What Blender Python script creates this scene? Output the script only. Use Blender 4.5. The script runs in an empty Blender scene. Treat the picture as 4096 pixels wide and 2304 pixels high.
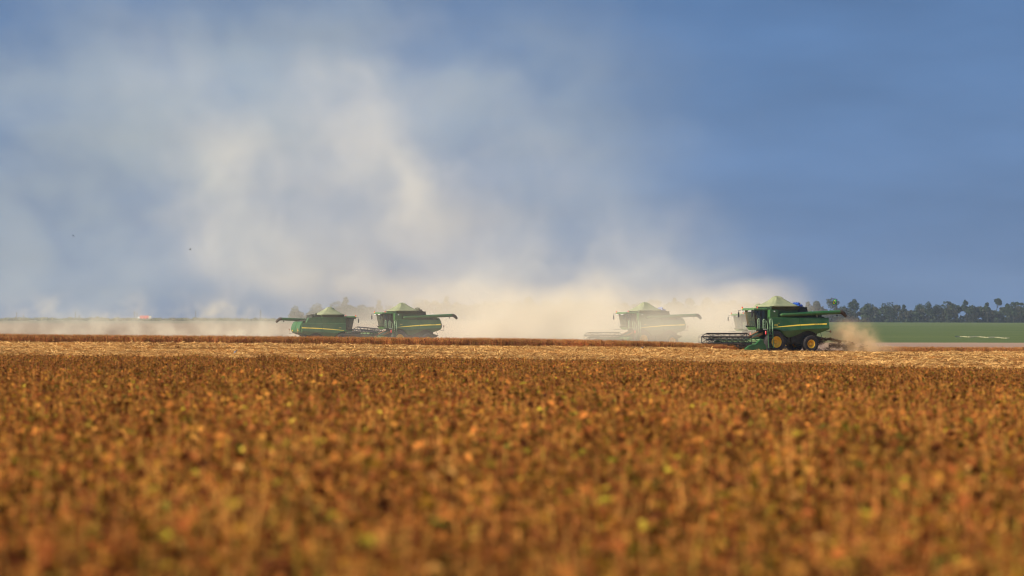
import bpy, bmesh, math, random
import numpy as np
from mathutils import Vector, Matrix, noise as mnoise

R = math.radians
PI = math.pi
random.seed(7)
rng = np.random.default_rng(11)
SC = bpy.context.scene
COL = SC.collection

# ------------------------------------------------------------------ camera
EYE = 1.75
FPX = 15360.0            # focal length in pixels of the 4096 px wide photo (135 mm)
cam = bpy.data.cameras.new('camera')
co = bpy.data.objects.new('camera', cam)
COL.objects.link(co)
co.location = (0, 0, EYE)
co.rotation_euler = (R(90) + math.atan(183 / FPX), 0, 0)
cam.lens = 135
cam.sensor_width = 36
cam.clip_start = 0.5
cam.clip_end = 30000
cam.dof.use_dof = True
cam.dof.focus_distance = 366
cam.dof.aperture_fstop = 1.9
SC.camera = co

# ------------------------------------------------------------------ world and sun
SUN_EL = R(28)
sdir = Vector((-0.88, -0.475, 0)).normalized()
to_sun = Vector((sdir.x * math.cos(SUN_EL), sdir.y * math.cos(SUN_EL), math.sin(SUN_EL)))
w = bpy.data.worlds.new("World")
SC.world = w
w.use_nodes = True
nt = w.node_tree
nt.nodes.clear()
out = nt.nodes.new('ShaderNodeOutputWorld')
sky = nt.nodes.new('ShaderNodeTexSky')
sky.sky_type = 'NISHITA'
sky.sun_disc = False
sky.sun_elevation = SUN_EL
sky.sun_rotation = math.atan2(sdir.x, sdir.y)
bg = nt.nodes.new('ShaderNodeBackground')
bg.inputs['Strength'].default_value = 0.10
nt.links.new(sky.outputs[0], bg.inputs['Color'])
# a rain-blue bank of cloud low in the sky in front of the clear sky
tc = nt.nodes.new('ShaderNodeTexCoord')
sep = nt.nodes.new('ShaderNodeSeparateXYZ')
nt.links.new(tc.outputs['Generated'], sep.inputs[0])
ramp = nt.nodes.new('ShaderNodeValToRGB')
ramp.color_ramp.interpolation = 'B_SPLINE'
els = ramp.color_ramp.elements
SKYC = [(0.0, (0.086, 0.137, 0.236)), (0.30, (0.086, 0.146, 0.262)), (0.62, (0.081, 0.150, 0.280)), (1.0, (0.060, 0.121, 0.245))]
els[0].position = 0.0; els[0].color = (*SKYC[0][1], 1)
els[1].position = 1.0; els[1].color = (*SKYC[-1][1], 1)
for p, c in SKYC[1:-1]:
    e = els.new(p); e.color = (*c, 1)
mr = nt.nodes.new('ShaderNodeMapRange')
mr.inputs['From Min'].default_value = 0.0
mr.inputs['From Max'].default_value = 0.10
nt.links.new(sep.outputs['Z'], mr.inputs['Value'])
nt.links.new(mr.outputs[0], ramp.inputs[0])
mp = nt.nodes.new('ShaderNodeMapping')
mp.inputs['Scale'].default_value = (14, 14, 55)
nt.links.new(tc.outputs['Generated'], mp.inputs[0])
nz = nt.nodes.new('ShaderNodeTexNoise')
nz.inputs['Scale'].default_value = 1.0
nz.inputs['Detail'].default_value = 3
nt.links.new(mp.outputs[0], nz.inputs[0])
mr2 = nt.nodes.new('ShaderNodeMapRange')
mr2.inputs['From Min'].default_value = 0.3
mr2.inputs['From Max'].default_value = 0.7
mr2.inputs['To Min'].default_value = 0.90
mr2.inputs['To Max'].default_value = 1.12
nt.links.new(nz.outputs[0], mr2.inputs[0])
vm = nt.nodes.new('ShaderNodeVectorMath'); vm.operation = 'SCALE'
nt.links.new(ramp.outputs[0], vm.inputs[0])
nt.links.new(mr2.outputs[0], vm.inputs['Scale'])
bg2 = nt.nodes.new('ShaderNodeBackground')
bg2.inputs['Strength'].default_value = 1.0
nt.links.new(vm.outputs[0], bg2.inputs['Color'])
mr3 = nt.nodes.new('ShaderNodeMapRange')
mr3.interpolation_type = 'SMOOTHSTEP'
mr3.inputs['From Min'].default_value = 0.12
mr3.inputs['From Max'].default_value = 0.30
nt.links.new(sep.outputs['Z'], mr3.inputs[0])
mx = nt.nodes.new('ShaderNodeMixShader')
nt.links.new(mr3.outputs[0], mx.inputs[0])
nt.links.new(bg2.outputs[0], mx.inputs[1])
nt.links.new(bg.outputs[0], mx.inputs[2])
nt.links.new(mx.outputs[0], out.inputs[0])

sl = bpy.data.lights.new('sun', 'SUN')
sl.energy = 5.0
sl.angle = R(0.5)
sl.color = (1.0, 0.885, 0.71)
so = bpy.data.objects.new('sun', sl)
COL.objects.link(so)
so.rotation_euler = to_sun.to_track_quat('Z', 'Y').to_euler()
so.location = (-50, 0, 60)

SC.view_settings.view_transform = 'Standard'
SC.view_settings.look = 'None'
SC.view_settings.gamma = 1
SC.view_settings.exposure = 0.60
SC.cycles.use_denoising = True
SC.cycles.filter_width = 1.15
SC.cycles.max_bounces = 8
SC.cycles.volume_bounces = 2
SC.cycles.transparent_max_bounces = 16
SC.cycles.volume_step_rate = 2.0
SC.cycles.volume_max_steps = 160
SC.cycles.use_adaptive_sampling = True
SC.cycles.adaptive_threshold = 0.02
SC.cycles.sample_clamp_indirect = 6

# ------------------------------------------------------------------ helpers
def tag(o, label=None, cat=None, group=None, kind=None):
    if label: o['label'] = label
    if cat: o['category'] = cat
    if group: o['group'] = group
    if kind: o['kind'] = kind
    return o

def empty(name, loc=(0, 0, 0), rz=0, parent=None):
    o = bpy.data.objects.new(name, None)
    COL.objects.link(o)
    o.location = loc
    o.rotation_euler = (0, 0, rz)
    o.empty_display_size = 0.3
    o.parent = parent
    return o

class MB:
    def __init__(s):
        s.v = []; s.f = []; s.sm = []; s.mi = []; s.m = 0
    def add(s, vs, fs, smooth=False):
        b = len(s.v)
        s.v.extend([tuple(v) for v in vs])
        for f in fs:
            s.f.append(tuple(b + i for i in f)); s.sm.append(smooth); s.mi.append(s.m)
    def box(s, x0, x1, y0, y1, z0, z1):
        s.hexa([(x0, y0, z0), (x1, y0, z0), (x1, y1, z0), (x0, y1, z0), (x0, y0, z1), (x1, y0, z1), (x1, y1, z1), (x0, y1, z1)])
    def hexa(s, p):
        s.add(p, [(0, 3, 2, 1), (4, 5, 6, 7), (0, 1, 5, 4), (1, 2, 6, 5), (2, 3, 7, 6), (3, 0, 4, 7)])
    def tube(s, pts, r, n=8, caps=True, smooth=True):
        pts = [Vector(p) for p in pts]
        k = len(pts)
        rr = r if isinstance(r, (list, tuple)) else [r] * k
        rings = []
        up = None
        for i, p in enumerate(pts):
            t = (pts[min(i + 1, k - 1)] - pts[max(i - 1, 0)]).normalized()
            a = Vector((0, 0, 1)) if abs(t.z) < 0.9 else Vector((1, 0, 0))
            if up is None:
                u = t.cross(a).normalized()
            else:
                u = (up - t * up.dot(t)).normalized()
            up = u
            v2 = t.cross(u)
            rings.append([p + (u * math.cos(2 * PI * j / n) + v2 * math.sin(2 * PI * j / n)) * rr[i] for j in range(n)])
        vs = [q for rg in rings for q in rg]
        fs = []
        for i in range(k - 1):
            for j in range(n):
                a0 = i * n + j; a1 = i * n + (j + 1) % n
                fs.append((a0, a1, a1 + n, a0 + n))
        s.add(vs, fs, smooth)
        if caps:
            s.add(rings[0], [tuple(range(n))[::-1]])
            s.add(rings[-1], [tuple(range(n))])
    def lathe_y(s, prof, c, n=40, closed=False):
        # prof: (radius, y) pairs, axis along y through c
        cx, cy, cz = c
        vs = []
        for (r, y) in prof:
            for j in range(n):
                a = 2 * PI * j / n
                vs.append((cx + r * math.cos(a), cy + y, cz + r * math.sin(a)))
        fs = []
        k = len(prof)
        for i in range(k - 1 if not closed else k):
            i2 = (i + 1) % k
            for j in range(n):
                fs.append((i * n + j, i * n + (j + 1) % n, i2 * n + (j + 1) % n, i2 * n + j))
        s.add(vs, fs, True)
    def build(s, name, mats, parent=None, bevel=0):
        me = bpy.data.meshes.new(name)
        me.from_pydata(s.v, [], s.f)
        me.polygons.foreach_set('use_smooth', s.sm)
        if not isinstance(mats, (list, tuple)): mats = [mats]
        for m in mats: me.materials.append(m)
        me.polygons.foreach_set('material_index', s.mi)
        me.update()
        o = bpy.data.objects.new(name, me)
        COL.objects.link(o)
        o.parent = parent
        if bevel:
            b = o.modifiers.new('bevel', 'BEVEL'); b.width = bevel; b.segments = 2; b.limit_method = 'ANGLE'
        return o

def nodes(m):
    m.use_nodes = True
    n = m.node_tree
    return n, n.nodes['Principled BSDF']

def mat(name, col, rough=0.5, metal=0.0, var=0.0, vscale=3.0, dust=None, coat=0.0, bump=0.0):
    m = bpy.data.materials.new(name)
    n, b = nodes(m)
    b.inputs['Base Color'].default_value = (*col, 1)
    b.inputs['Roughness'].default_value = rough
    b.inputs['Metallic'].default_value = metal
    b.inputs['Coat Weight'].default_value = coat
    if var or dust or bump:
        t = n.nodes.new('ShaderNodeTexCoord')
        z = n.nodes.new('ShaderNodeTexNoise')
        z.inputs['Scale'].default_value = vscale
        z.inputs['Detail'].default_value = 5
        n.links.new(t.outputs['Object'], z.inputs[0])
        src = None
        if var:
            mrn = n.nodes.new('ShaderNodeMapRange')
            mrn.inputs['From Min'].default_value = 0.3; mrn.inputs['From Max'].default_value = 0.7
            mrn.inputs['To Min'].default_value = 1 - var; mrn.inputs['To Max'].default_value = 1 + var
            n.links.new(z.outputs[0], mrn.inputs[0])
            vs = n.nodes.new('ShaderNodeVectorMath'); vs.operation = 'SCALE'
            vs.inputs[0].default_value = col
            n.links.new(mrn.outputs[0], vs.inputs['Scale'])
            src = vs.outputs[0]
        if dust:
            amt, dcol = dust
            m2 = n.nodes.new('ShaderNodeMapRange')
            m2.inputs['From Min'].default_value = 0.35; m2.inputs['From Max'].default_value = 0.75
            m2.inputs['To Min'].default_value = 0.0; m2.inputs['To Max'].default_value = amt
            n.links.new(z.outputs[0], m2.inputs[0])
            mixn = n.nodes.new('ShaderNodeMix'); mixn.data_type = 'RGBA'
            n.links.new(m2.outputs[0], mixn.inputs['Factor'])
            if src: n.links.new(src, mixn.inputs['A'])
            else: mixn.inputs['A'].default_value = (*col, 1)
            mixn.inputs['B'].default_value = (*dcol, 1)
            src = mixn.outputs['Result']
        if src: n.links.new(src, b.inputs['Base Color'])
        if bump:
            bp = n.nodes.new('ShaderNodeBump'); bp.inputs['Strength'].default_value = bump
            bp.inputs['Distance'].default_value = 0.03
            n.links.new(z.outputs[0], bp.inputs['Height'])
            n.links.new(bp.outputs[0], b.inputs['Normal'])
    return m

DUSTC = (0.30, 0.22, 0.13)
M = {}
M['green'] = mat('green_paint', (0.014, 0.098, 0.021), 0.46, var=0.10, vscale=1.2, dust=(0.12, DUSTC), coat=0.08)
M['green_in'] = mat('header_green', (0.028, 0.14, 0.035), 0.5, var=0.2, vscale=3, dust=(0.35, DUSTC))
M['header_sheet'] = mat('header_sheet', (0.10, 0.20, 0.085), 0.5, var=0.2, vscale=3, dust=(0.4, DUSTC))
M['green_dark'] = mat('dark_green_paint', (0.008, 0.03, 0.013), 0.6, var=0.3, vscale=2.5, dust=(0.25, (0.10, 0.075, 0.045)))
M['chassis'] = mat('dirty_chassis', (0.010, 0.016, 0.010), 0.7, var=0.4, vscale=4, dust=(0.3, (0.06, 0.045, 0.03)), bump=0.3)
M['yellow'] = mat('yellow_paint', (0.88, 0.53, 0.02), 0.4, var=0.1, dust=(0.12, DUSTC))
M['stripe'] = mat('yellow_stripe', (0.95, 0.70, 0.07), 0.35)
M['rubber'] = mat('rubber', (0.014, 0.014, 0.016), 0.85, var=0.3, vscale=5, dust=(0.22, (0.09, 0.06, 0.04)), bump=0.3)
M['black'] = mat('black_plastic', (0.012, 0.012, 0.013), 0.45, var=0.2)
M['steel_dark'] = mat('dark_steel', (0.022, 0.020, 0.019), 0.45, metal=0.2, var=0.3, vscale=6, dust=(0.15, (0.10, 0.08, 0.06)))
M['steel'] = mat('bright_steel', (0.45, 0.45, 0.43), 0.35, metal=0.8, var=0.2)
M['rail'] = mat('rail_paint', (0.30, 0.45, 0.26), 0.4)
M['step_pale'] = mat('worn_step', (0.45, 0.5, 0.40), 0.5)
M['canvas'] = mat('grain_cover_canvas', (0.20, 0.225, 0.125), 0.85, var=0.12, vscale=1.6, dust=(0.35, (0.30, 0.27, 0.16)), bump=0.5)
M['spout'] = mat('rubber_spout', (0.055, 0.040, 0.028), 0.8, var=0.2)
M['red'] = mat('red_paint', (0.55, 0.02, 0.02), 0.35)
M['amber'] = mat('amber_lens', (0.85, 0.50, 0.06), 0.25)
M['lamp'] = mat('lamp_lens', (0.8, 0.8, 0.78), 0.15)
M['white'] = mat('white_paint', (0.8, 0.8, 0.78), 0.35)
M['blue_tarp'] = mat('blue_tarpaulin', (0.012, 0.070, 0.36), 0.4, var=0.25, vscale=6, bump=0.6)
M['hose'] = mat('hose', (0.05, 0.04, 0.035), 0.6)
M['rust'] = mat('rusty_belt', (0.35, 0.17, 0.07), 0.7, var=0.3, vscale=6)
M['skin'] = mat('skin', (0.42, 0.22, 0.14), 0.5)
M['shirt'] = mat('dark_red_shirt', (0.22, 0.03, 0.03), 0.8)
M['text_dark'] = mat('lettering_dark', (0.01, 0.03, 0.012), 0.5)
mg = bpy.data.materials.new('cab_glass')
n, b = nodes(mg)
b.inputs['Base Color'].default_value = (0.045, 0.06, 0.045, 1)
b.inputs['Roughness'].default_value = 0.06
b.inputs['Alpha'].default_value = 0.80
b.inputs['Specular IOR Level'].default_value = 0.7
M['glass'] = mg

# ------------------------------------------------------------------ terrain
Lx = np.array([-400., -60, -48, 0, 16, 24, 32, 49, 100, 400])
Lz = np.array([-.65, -.78, -.86, -1.22, -1.43, -1.77, -1.82, -1.88, -1.95, -2.05])
Pd = np.array([-200., 60, 120, 180, 240, 270, 320, 363, 400, 450, 520, 580, 700, 850, 1000, 1500, 2200, 3000, 3200, 4500, 9000])
Pz = np.array([-.53, -.53, -.70, -.90, -1.15, -.90, -.35, 0.0, -.05, -.3, -.32, -.33, -.72, -.42, .20, 2.7, 6.0, 9.9, 10.0, -8, -60])
Ad = np.array([-200., 580, 700, 1000, 1500, 9000])
Az = np.array([1., 1., .5, .2, 0, 0])
def gz(x, d):
    """ground height (world z) at x, distance d"""
    x = np.asarray(x, float); d = np.asarray(d, float)
    far = np.clip((d - 1500) / 1500, 0, 1)
    dip = -.76 * np.exp(-((x + 24) / 10.0) ** 2 - ((d - 493) / 13.0) ** 2)
    for bx, bd, bh in ((-12.5, 470, -.17), (17, 453, .13), (30, 453, .27)):
        dip = dip + bh * np.exp(-((x - bx) / 8.0) ** 2 - ((d - bd) / 9.0) ** 2)
    return np.interp(x, Lx, Lz) * np.interp(d, Ad, Az) + np.interp(d, Pd, Pz) - far * 0.0032 * x + dip + EYE
def smoothgz(x, d):
    # average a few taps so that the ground has no hard creases
    h = np.maximum(3.0, np.asarray(d, float) * 0.02)
    return (gz(x, d) * 2 + gz(x, d + h) + gz(x, d - h) + gz(x + 2.5, d) + gz(x - 2.5, d)) / 6

def ground_at(x, d): return float(smoothgz(x, d))

def wob(x, s, seed):
    return math.sin(x * s + seed) + 0.6 * math.sin(x * s * 2.3 + seed * 2.1) + 0.4 * math.sin(x * s * 5.1 + seed * 0.7)
def near_edge(x):   # far edge of the standing crop in the foreground
    return 246 + 0.10 * x * 0 + 0.8 * wob(x, 0.25, 1.3)
def band_front(x):
    if x < 22.5: return 362 + 0.03 * (x - 22.5) + 0.35 * wob(x, 0.3, 2.0)
    return 371.5 + (x - 27) * 0.34 + 0.3 * wob(x, 0.3, 2.0)
def band_back(x):
    return 378 if x < 22.5 else 384.5 + (x - 27) * 0.3

# ground sheet
ds = [-60, -20, 0, 10]
d = 20.0
while d < 700:
    ds.append(d); d += max(2.0, d * 0.012)
while d < 12000:
    ds.append(d); d *= 1.03
ds = np.array(ds)
us = np.linspace(-1, 1, 121)
verts = []
for dd in ds:
    half = 60 + max(dd, 0) * 0.42
    xs = us * half
    zz = smoothgz(xs, np.full_like(xs, dd))
    verts += list(zip(xs.tolist(), [float(dd)] * len(xs), zz.tolist()))
nu = len(us)
faces = [(i * nu + j, i * nu + j + 1, (i + 1) * nu + j + 1, (i + 1) * nu + j) for i in range(len(ds) - 1) for j in range(nu - 1)]
me = bpy.data.meshes.new('ground')
me.from_pydata(verts, [], faces)
me.polygons.foreach_set('use_smooth', [True] * len(faces))
ground = bpy.data.objects.new('ground', me)
COL.objects.link(ground)
tag(ground, 'farmland rolling up to a far ridge', 'ground', kind='structure')

mgr = bpy.data.materials.new('farmland')
n, b = nodes(mgr)
b.inputs['Roughness'].default_value = 0.95
b.inputs['Specular IOR Level'].default_value = 0.1
L = n.links
geo = n.nodes.new('ShaderNodeNewGeometry')
sp = n.nodes.new('ShaderNodeSeparateXYZ')
L.new(geo.outputs['Position'], sp.inputs[0])
def noise_node(scale, detail=4, mscale=(1, 1, 1), rough=0.55):
    mpn = n.nodes.new('ShaderNodeMapping'); mpn.inputs['Scale'].default_value = mscale
    L.new(geo.outputs['Position'], mpn.inputs[0])
    z = n.nodes.new('ShaderNodeTexNoise')
    z.inputs['Scale'].default_value = scale; z.inputs['Detail'].default_value = detail
    z.inputs['Roughness'].default_value = rough
    L.new(mpn.outputs[0], z.inputs[0])
    return z.outputs[0]
def rng_node(src, a, b_, c=0.0, d_=1.0, smooth=False):
    q = n.nodes.new('ShaderNodeMapRange')
    if smooth: q.interpolation_type = 'SMOOTHSTEP'
    q.inputs['From Min'].default_value = a; q.inputs['From Max'].default_value = b_
    q.inputs['To Min'].default_value = c; q.inputs['To Max'].default_value = d_
    L.new(src, q.inputs[0])
    return q.outputs[0]
def mixc(f, a, b_):
    q = n.nodes.new('ShaderNodeMix'); q.data_type = 'RGBA'
    if isinstance(f, float): q.inputs['Factor'].default_value = f
    else: L.new(f, q.inputs['Factor'])
    for nm, v in (('A', a), ('B', b_)):
        if isinstance(v, tuple): q.inputs[nm].default_value = (*v, 1)
        else: L.new(v, q.inputs[nm])
    return q.outputs['Result']
def mth(op, a, b_=None):
    q = n.nodes.new('ShaderNodeMath'); q.operation = op
    for i, v in enumerate((a, b_)):
        if v is None: continue
        if isinstance(v, (int, float)): q.inputs[i].default_value = v
        else: L.new(v, q.inputs[i])
    return q.outputs[0]
n_fine = noise_node(2.2, 6)
n_row = noise_node(1.0, 4, (0.035, 0.16, 1))
n_big = noise_node(0.02, 4)
stub = mixc(rng_node(n_row, .42, .58), (0.50, 0.27, 0.08), (0.22, 0.10, 0.035))  # dark streaks along the rows: windrow shadows put into the colour
stub = mixc(rng_node(n_fine, .45, .62), stub, (0.60, 0.35, 0.12))
soil = mixc(rng_node(n_fine, .35, .65), (0.16, 0.075, 0.035), (0.26, 0.135, 0.06))
isn = rng_node(sp.outputs['Y'], 245.5, 247)      # litter under the crop -> stubble
c1 = mixc(isn, soil, stub)
# mid strip beyond the crop band: pinkish bare stubble, then the green field (right) and tan field (left)
strip = mixc(rng_node(noise_node(0.3, 4, (0.2, 1, 1)), .3, .7), (0.30, 0.19, 0.13), (0.36, 0.24, 0.16))
wv = mth('ADD', sp.outputs['Y'], mth('MULTIPLY', noise_node(0.08, 2), 16.0))
c2 = mixc(rng_node(wv, 420, 455), c1, strip)
n_gr = noise_node(0.035, 5, (0.25, 1.0, 1))
n_gr2 = noise_node(0.9, 4, (0.15, 0.5, 1))
grn = mixc(rng_node(n_gr, .35, .65), (0.052, 0.086, 0.018), (0.100, 0.122, 0.034))
grn = mixc(rng_node(n_gr2, .4, .7, 0, .5), grn, (0.10, 0.12, 0.04))
tan = mixc(rng_node(n_gr, .3, .7), (0.20, 0.125, 0.075), (0.28, 0.185, 0.11))
side = mth('DIVIDE', sp.outputs['X'], sp.outputs['Y'])
oli = mixc(rng_node(n_gr, .35, .65), (0.13, 0.12, 0.06), (0.20, 0.165, 0.10))
tan = mixc(rng_node(mth('ADD', sp.outputs['Y'], mth('MULTIPLY', noise_node(0.01, 3), 900.0)), 2450, 2600), tan, oli)
fld = mixc(rng_node(side, 0.00, 0.02), tan, grn)
c3 = mixc(rng_node(wv, 712, 722), c2, fld)
L.new(c3, b.inputs['Base Color'])
bp = n.nodes.new('ShaderNodeBump'); bp.inputs['Strength'].default_value = 0.8; bp.inputs['Distance'].default_value = 0.12
L.new(mth('ADD', n_fine, n_row), bp.inputs['Height'])
L.new(bp.outputs[0], b.inputs['Normal'])
me.materials.append(mgr)

# pale terrace line across the green field
mb = MB()
pts = []
for i in range(41):
    t = i / 40
    px = 3822 + t * 215
    y_ = 1346 + 9 * t ** 1.8 + 1.2 * math.sin(t * 19)
    dd = 905 - 50 * t ** 1.8 + 8 * math.sin(t * 19)
    xx = (px - 2048) * dd / FPX
    pts.append((xx, dd, 0.2 + 2.4 * t * (1 - t) + 0.8 * random.random()))
vs = []
for (x, dd, wd) in pts:
    for o_, h in ((-wd, 0.01), (0, 0.22), (wd, 0.01)):
        vs.append((x, dd + o_, float(smoothgz(x, dd + o_)) + h))
fs = [(i * 3 + j, i * 3 + j + 1, i * 3 + j + 4, i * 3 + j + 3) for i in range(40) for j in range(2)]
mb.add(vs, fs, True)
tag(mb.build('terrace_bank', mat('pale_earth', (0.24, 0.23, 0.12), 0.9, var=0.2, vscale=0.3)), 'thin pale earth bank curving through the green field', 'bank', kind='structure')

# ------------------------------------------------------------------ combine harvester
def polyline(pts, x):
    xs = [p[0] for p in pts]; ys = [p[1] for p in pts]
    return float(np.interp(x, xs, ys))
BOT = sorted([(.53, 2.22), (.1, 2.22), (-.3, 2.14), (-.6, 1.98), (-.9, 1.74), (-1.15, 1.54), (-1.45, 1.43), (-1.8, 1.48), (-2.25, 1.62), (-2.7, 1.80), (-3.1, 1.98), (-3.4, 2.06), (-3.7, 2.08), (-4.0, 2.02), (-4.25, 1.92), (-4.5, 1.77), (-5.1, 1.92), (-5.9, 2.22)])
STR = sorted([(.53, 2.35), (.2, 2.38), (-1.2, 2.50), (-2.7, 2.61), (-4.2, 2.68), (-5.9, 2.73)])
CRE = sorted([(.53, 2.30), (0, 2.26), (-.9, 2.02), (-2.7, 2.19), (-5.9, 2.32)])
def panel_pt(x, z, side):
    """y of the outer skin of the side panel"""
    zt, zs, zc, zb = 3.32, polyline(STR, x) + .09, polyline(CRE, x), polyline(BOT, x)
    y = float(np.interp(z, sorted([zb, max(zc, zb + .02), zs, zt]), [1.60, 1.72, 1.60, 1.55]))
    return side * y
def side_panel(x0, x1, side, parent, rounded):
    mb = MB()
    n_ = max(4, int(abs(x1 - x0) / 0.12))
    rows = []
    for i in range(n_ + 1):
        x = x0 + (x1 - x0) * i / n_
        zt = 3.32; zb = polyline(BOT, x)
        if rounded and x < -4.9:
            k = (x + 4.9) / -1.0
            zt = 3.32 - 0.05 * k; 
        zs = polyline(STR, x) + .09; zc = max(polyline(CRE, x), zb + .02)
        zl = [zb, zc, zs, zt - .06, zt]
        outer = [(x, panel_pt(x, z, side), z) for z in zl]
        outer[-1] = (x, side * 1.50, zt)
        inner = [(x, side * 1.42, z) for z in (zt, zb)]
        rows.append(outer + inner)
    m_ = len(rows[0])
    vs = [p for r_ in rows for p in r_]
    fs = [(i * m_ + j, i * m_ + (j + 1) % m_, (i + 1) * m_ + (j + 1) % m_, (i + 1) * m_ + j) for i in range(n_) for j in range(m_)]
    mb.add(vs, fs)
    mb.add(rows[0], [tuple(range(m_))]); mb.add(rows[-1], [tuple(range(m_))[::-1]])
    o = mb.build('side_panel', M['green'], parent)
    # stripe
    st = MB()
    xa, xb = max(min(x0, x1), -5.62), min(max(x0, x1), .22)
    vs = []; k = 14
    for i in range(k + 1):
        x = xa + (xb - xa) * i / k
        zc = polyline(STR, x); hh = float(np.interp(x, [-5.62, -2.7, -1, .22], [.068, .062, .045, .012]))
        for z in (zc - hh, zc + hh):
            yy = abs(panel_pt(x, z, 1)) + .006
            vs.append((x, side * yy, z))
    st.add(vs, [(2 * i, 2 * i + 1, 2 * i + 3, 2 * i + 2) for i in range(k)])
    st.build('stripe', M['stripe'], o)
    return o

def text(body, size, loc, side, material, parent, tilt=0.0, name='lettering'):
    cu = bpy.data.curves.new(name, 'FONT')
    cu.body = body; cu.size = size; cu.extrude = 0.002; cu.align_x = 'CENTER'; cu.align_y = 'CENTER'
    cu.materials.append(material)
    o = bpy.data.objects.new(name, cu)
    COL.objects.link(o)
    dg = bpy.context.evaluated_depsgraph_get()
    me_ = bpy.data.meshes.new_from_object(o.evaluated_get(dg))
    bpy.data.objects.remove(o)
    me_.name = name
    if not me_.materials: me_.materials.append(material)
    o = bpy.data.objects.new(name, me_); COL.objects.link(o)
    o.parent = parent
    o.location = loc
    # left side (+y): text reads towards -x ; right side: towards +x
    rx = Matrix.Rotation(R(90), 4, 'X')
    o.rotation_euler = (Matrix.Rotation(PI if side > 0 else 0, 4, 'Z') @ rx @ Matrix.Rotation(tilt, 4, 'Z')).to_euler()
    return o

def wheel(x, y, r, rw, rimr, side, parent, name):
    root = MB()
    # tyre
    hw = rw / 2
    prof = [(rimr, -hw * .86), (rimr + .05, -hw), (r * .86, -hw * 1.02), (r * .96, -hw * .93), (r * .985, -hw * .5), (r * .985, hw * .5), (r * .96, hw * .93), (r * .86, hw * 1.02), (rimr + .05, hw), (rimr, hw * .86)]
    mb = MB(); mb.lathe_y(prof, (x, y, r), 48)
    nl = 22
    for s2 in (-1, 1):
        for k in range(nl):
            a = 2 * PI * (k + (.5 if s2 > 0 else 0)) / nl
            def P(rr, yy, da):
                return (x + rr * math.cos(a + da), y + yy, r + rr * math.sin(a + da))
            w_ = .045 / r
            sl_ = .16 / r * 1.2
            mb.hexa([P(r * .955, s2 * hw * .98, sl_ - w_), P(r * .955, s2 * hw * .98, sl_ + w_), P(r * .98, s2 * .02, w_), P(r * .98, s2 * .02, -w_),
                     P(r * 1.005, s2 * hw * .98, sl_ - w_ * .8), P(r * 1.005, s2 * hw * .98, sl_ + w_ * .8), P(r * 1.02, s2 * .02, w_ * .8), P(r * 1.02, s2 * .02, -w_ * .8)])
    base = MB()
    # hub is the wheel part's own mesh
    o_ = side * hw
    base.lathe_y([(0.001, side * .10), (.13, side * .10), (.15, side * .04), (.15, -side * .1)], (x, y + side * .02, r), 20)
    wo = base.build(name, M['yellow'], parent)
    mb.build('tyre', M['rubber'], wo)
    rm = MB()
    depth = .05 if name == 'front_wheel' else -.02
    rm.lathe_y([(rimr + .01, o_ * .93), (rimr - .03, o_ * .97), (rimr - .045, o_ * .80), (rimr - .07, o_ * .3), (rimr * .62, side * depth), (.16, side * depth), (.0, side * depth)], (x, y, r), 40)
    rm.m = 1
    for k in range(10):
        a = 2 * PI * k / 10
        cx, cz = x + .19 * math.cos(a), r + .19 * math.sin(a)
        rm.tube([(cx, y + side * (depth - .01), cz), (cx, y + side * (depth + .04), cz)], .022, 6)
    rm.build('rim', [M['yellow'], M['black']], wo)
    return wo

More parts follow.
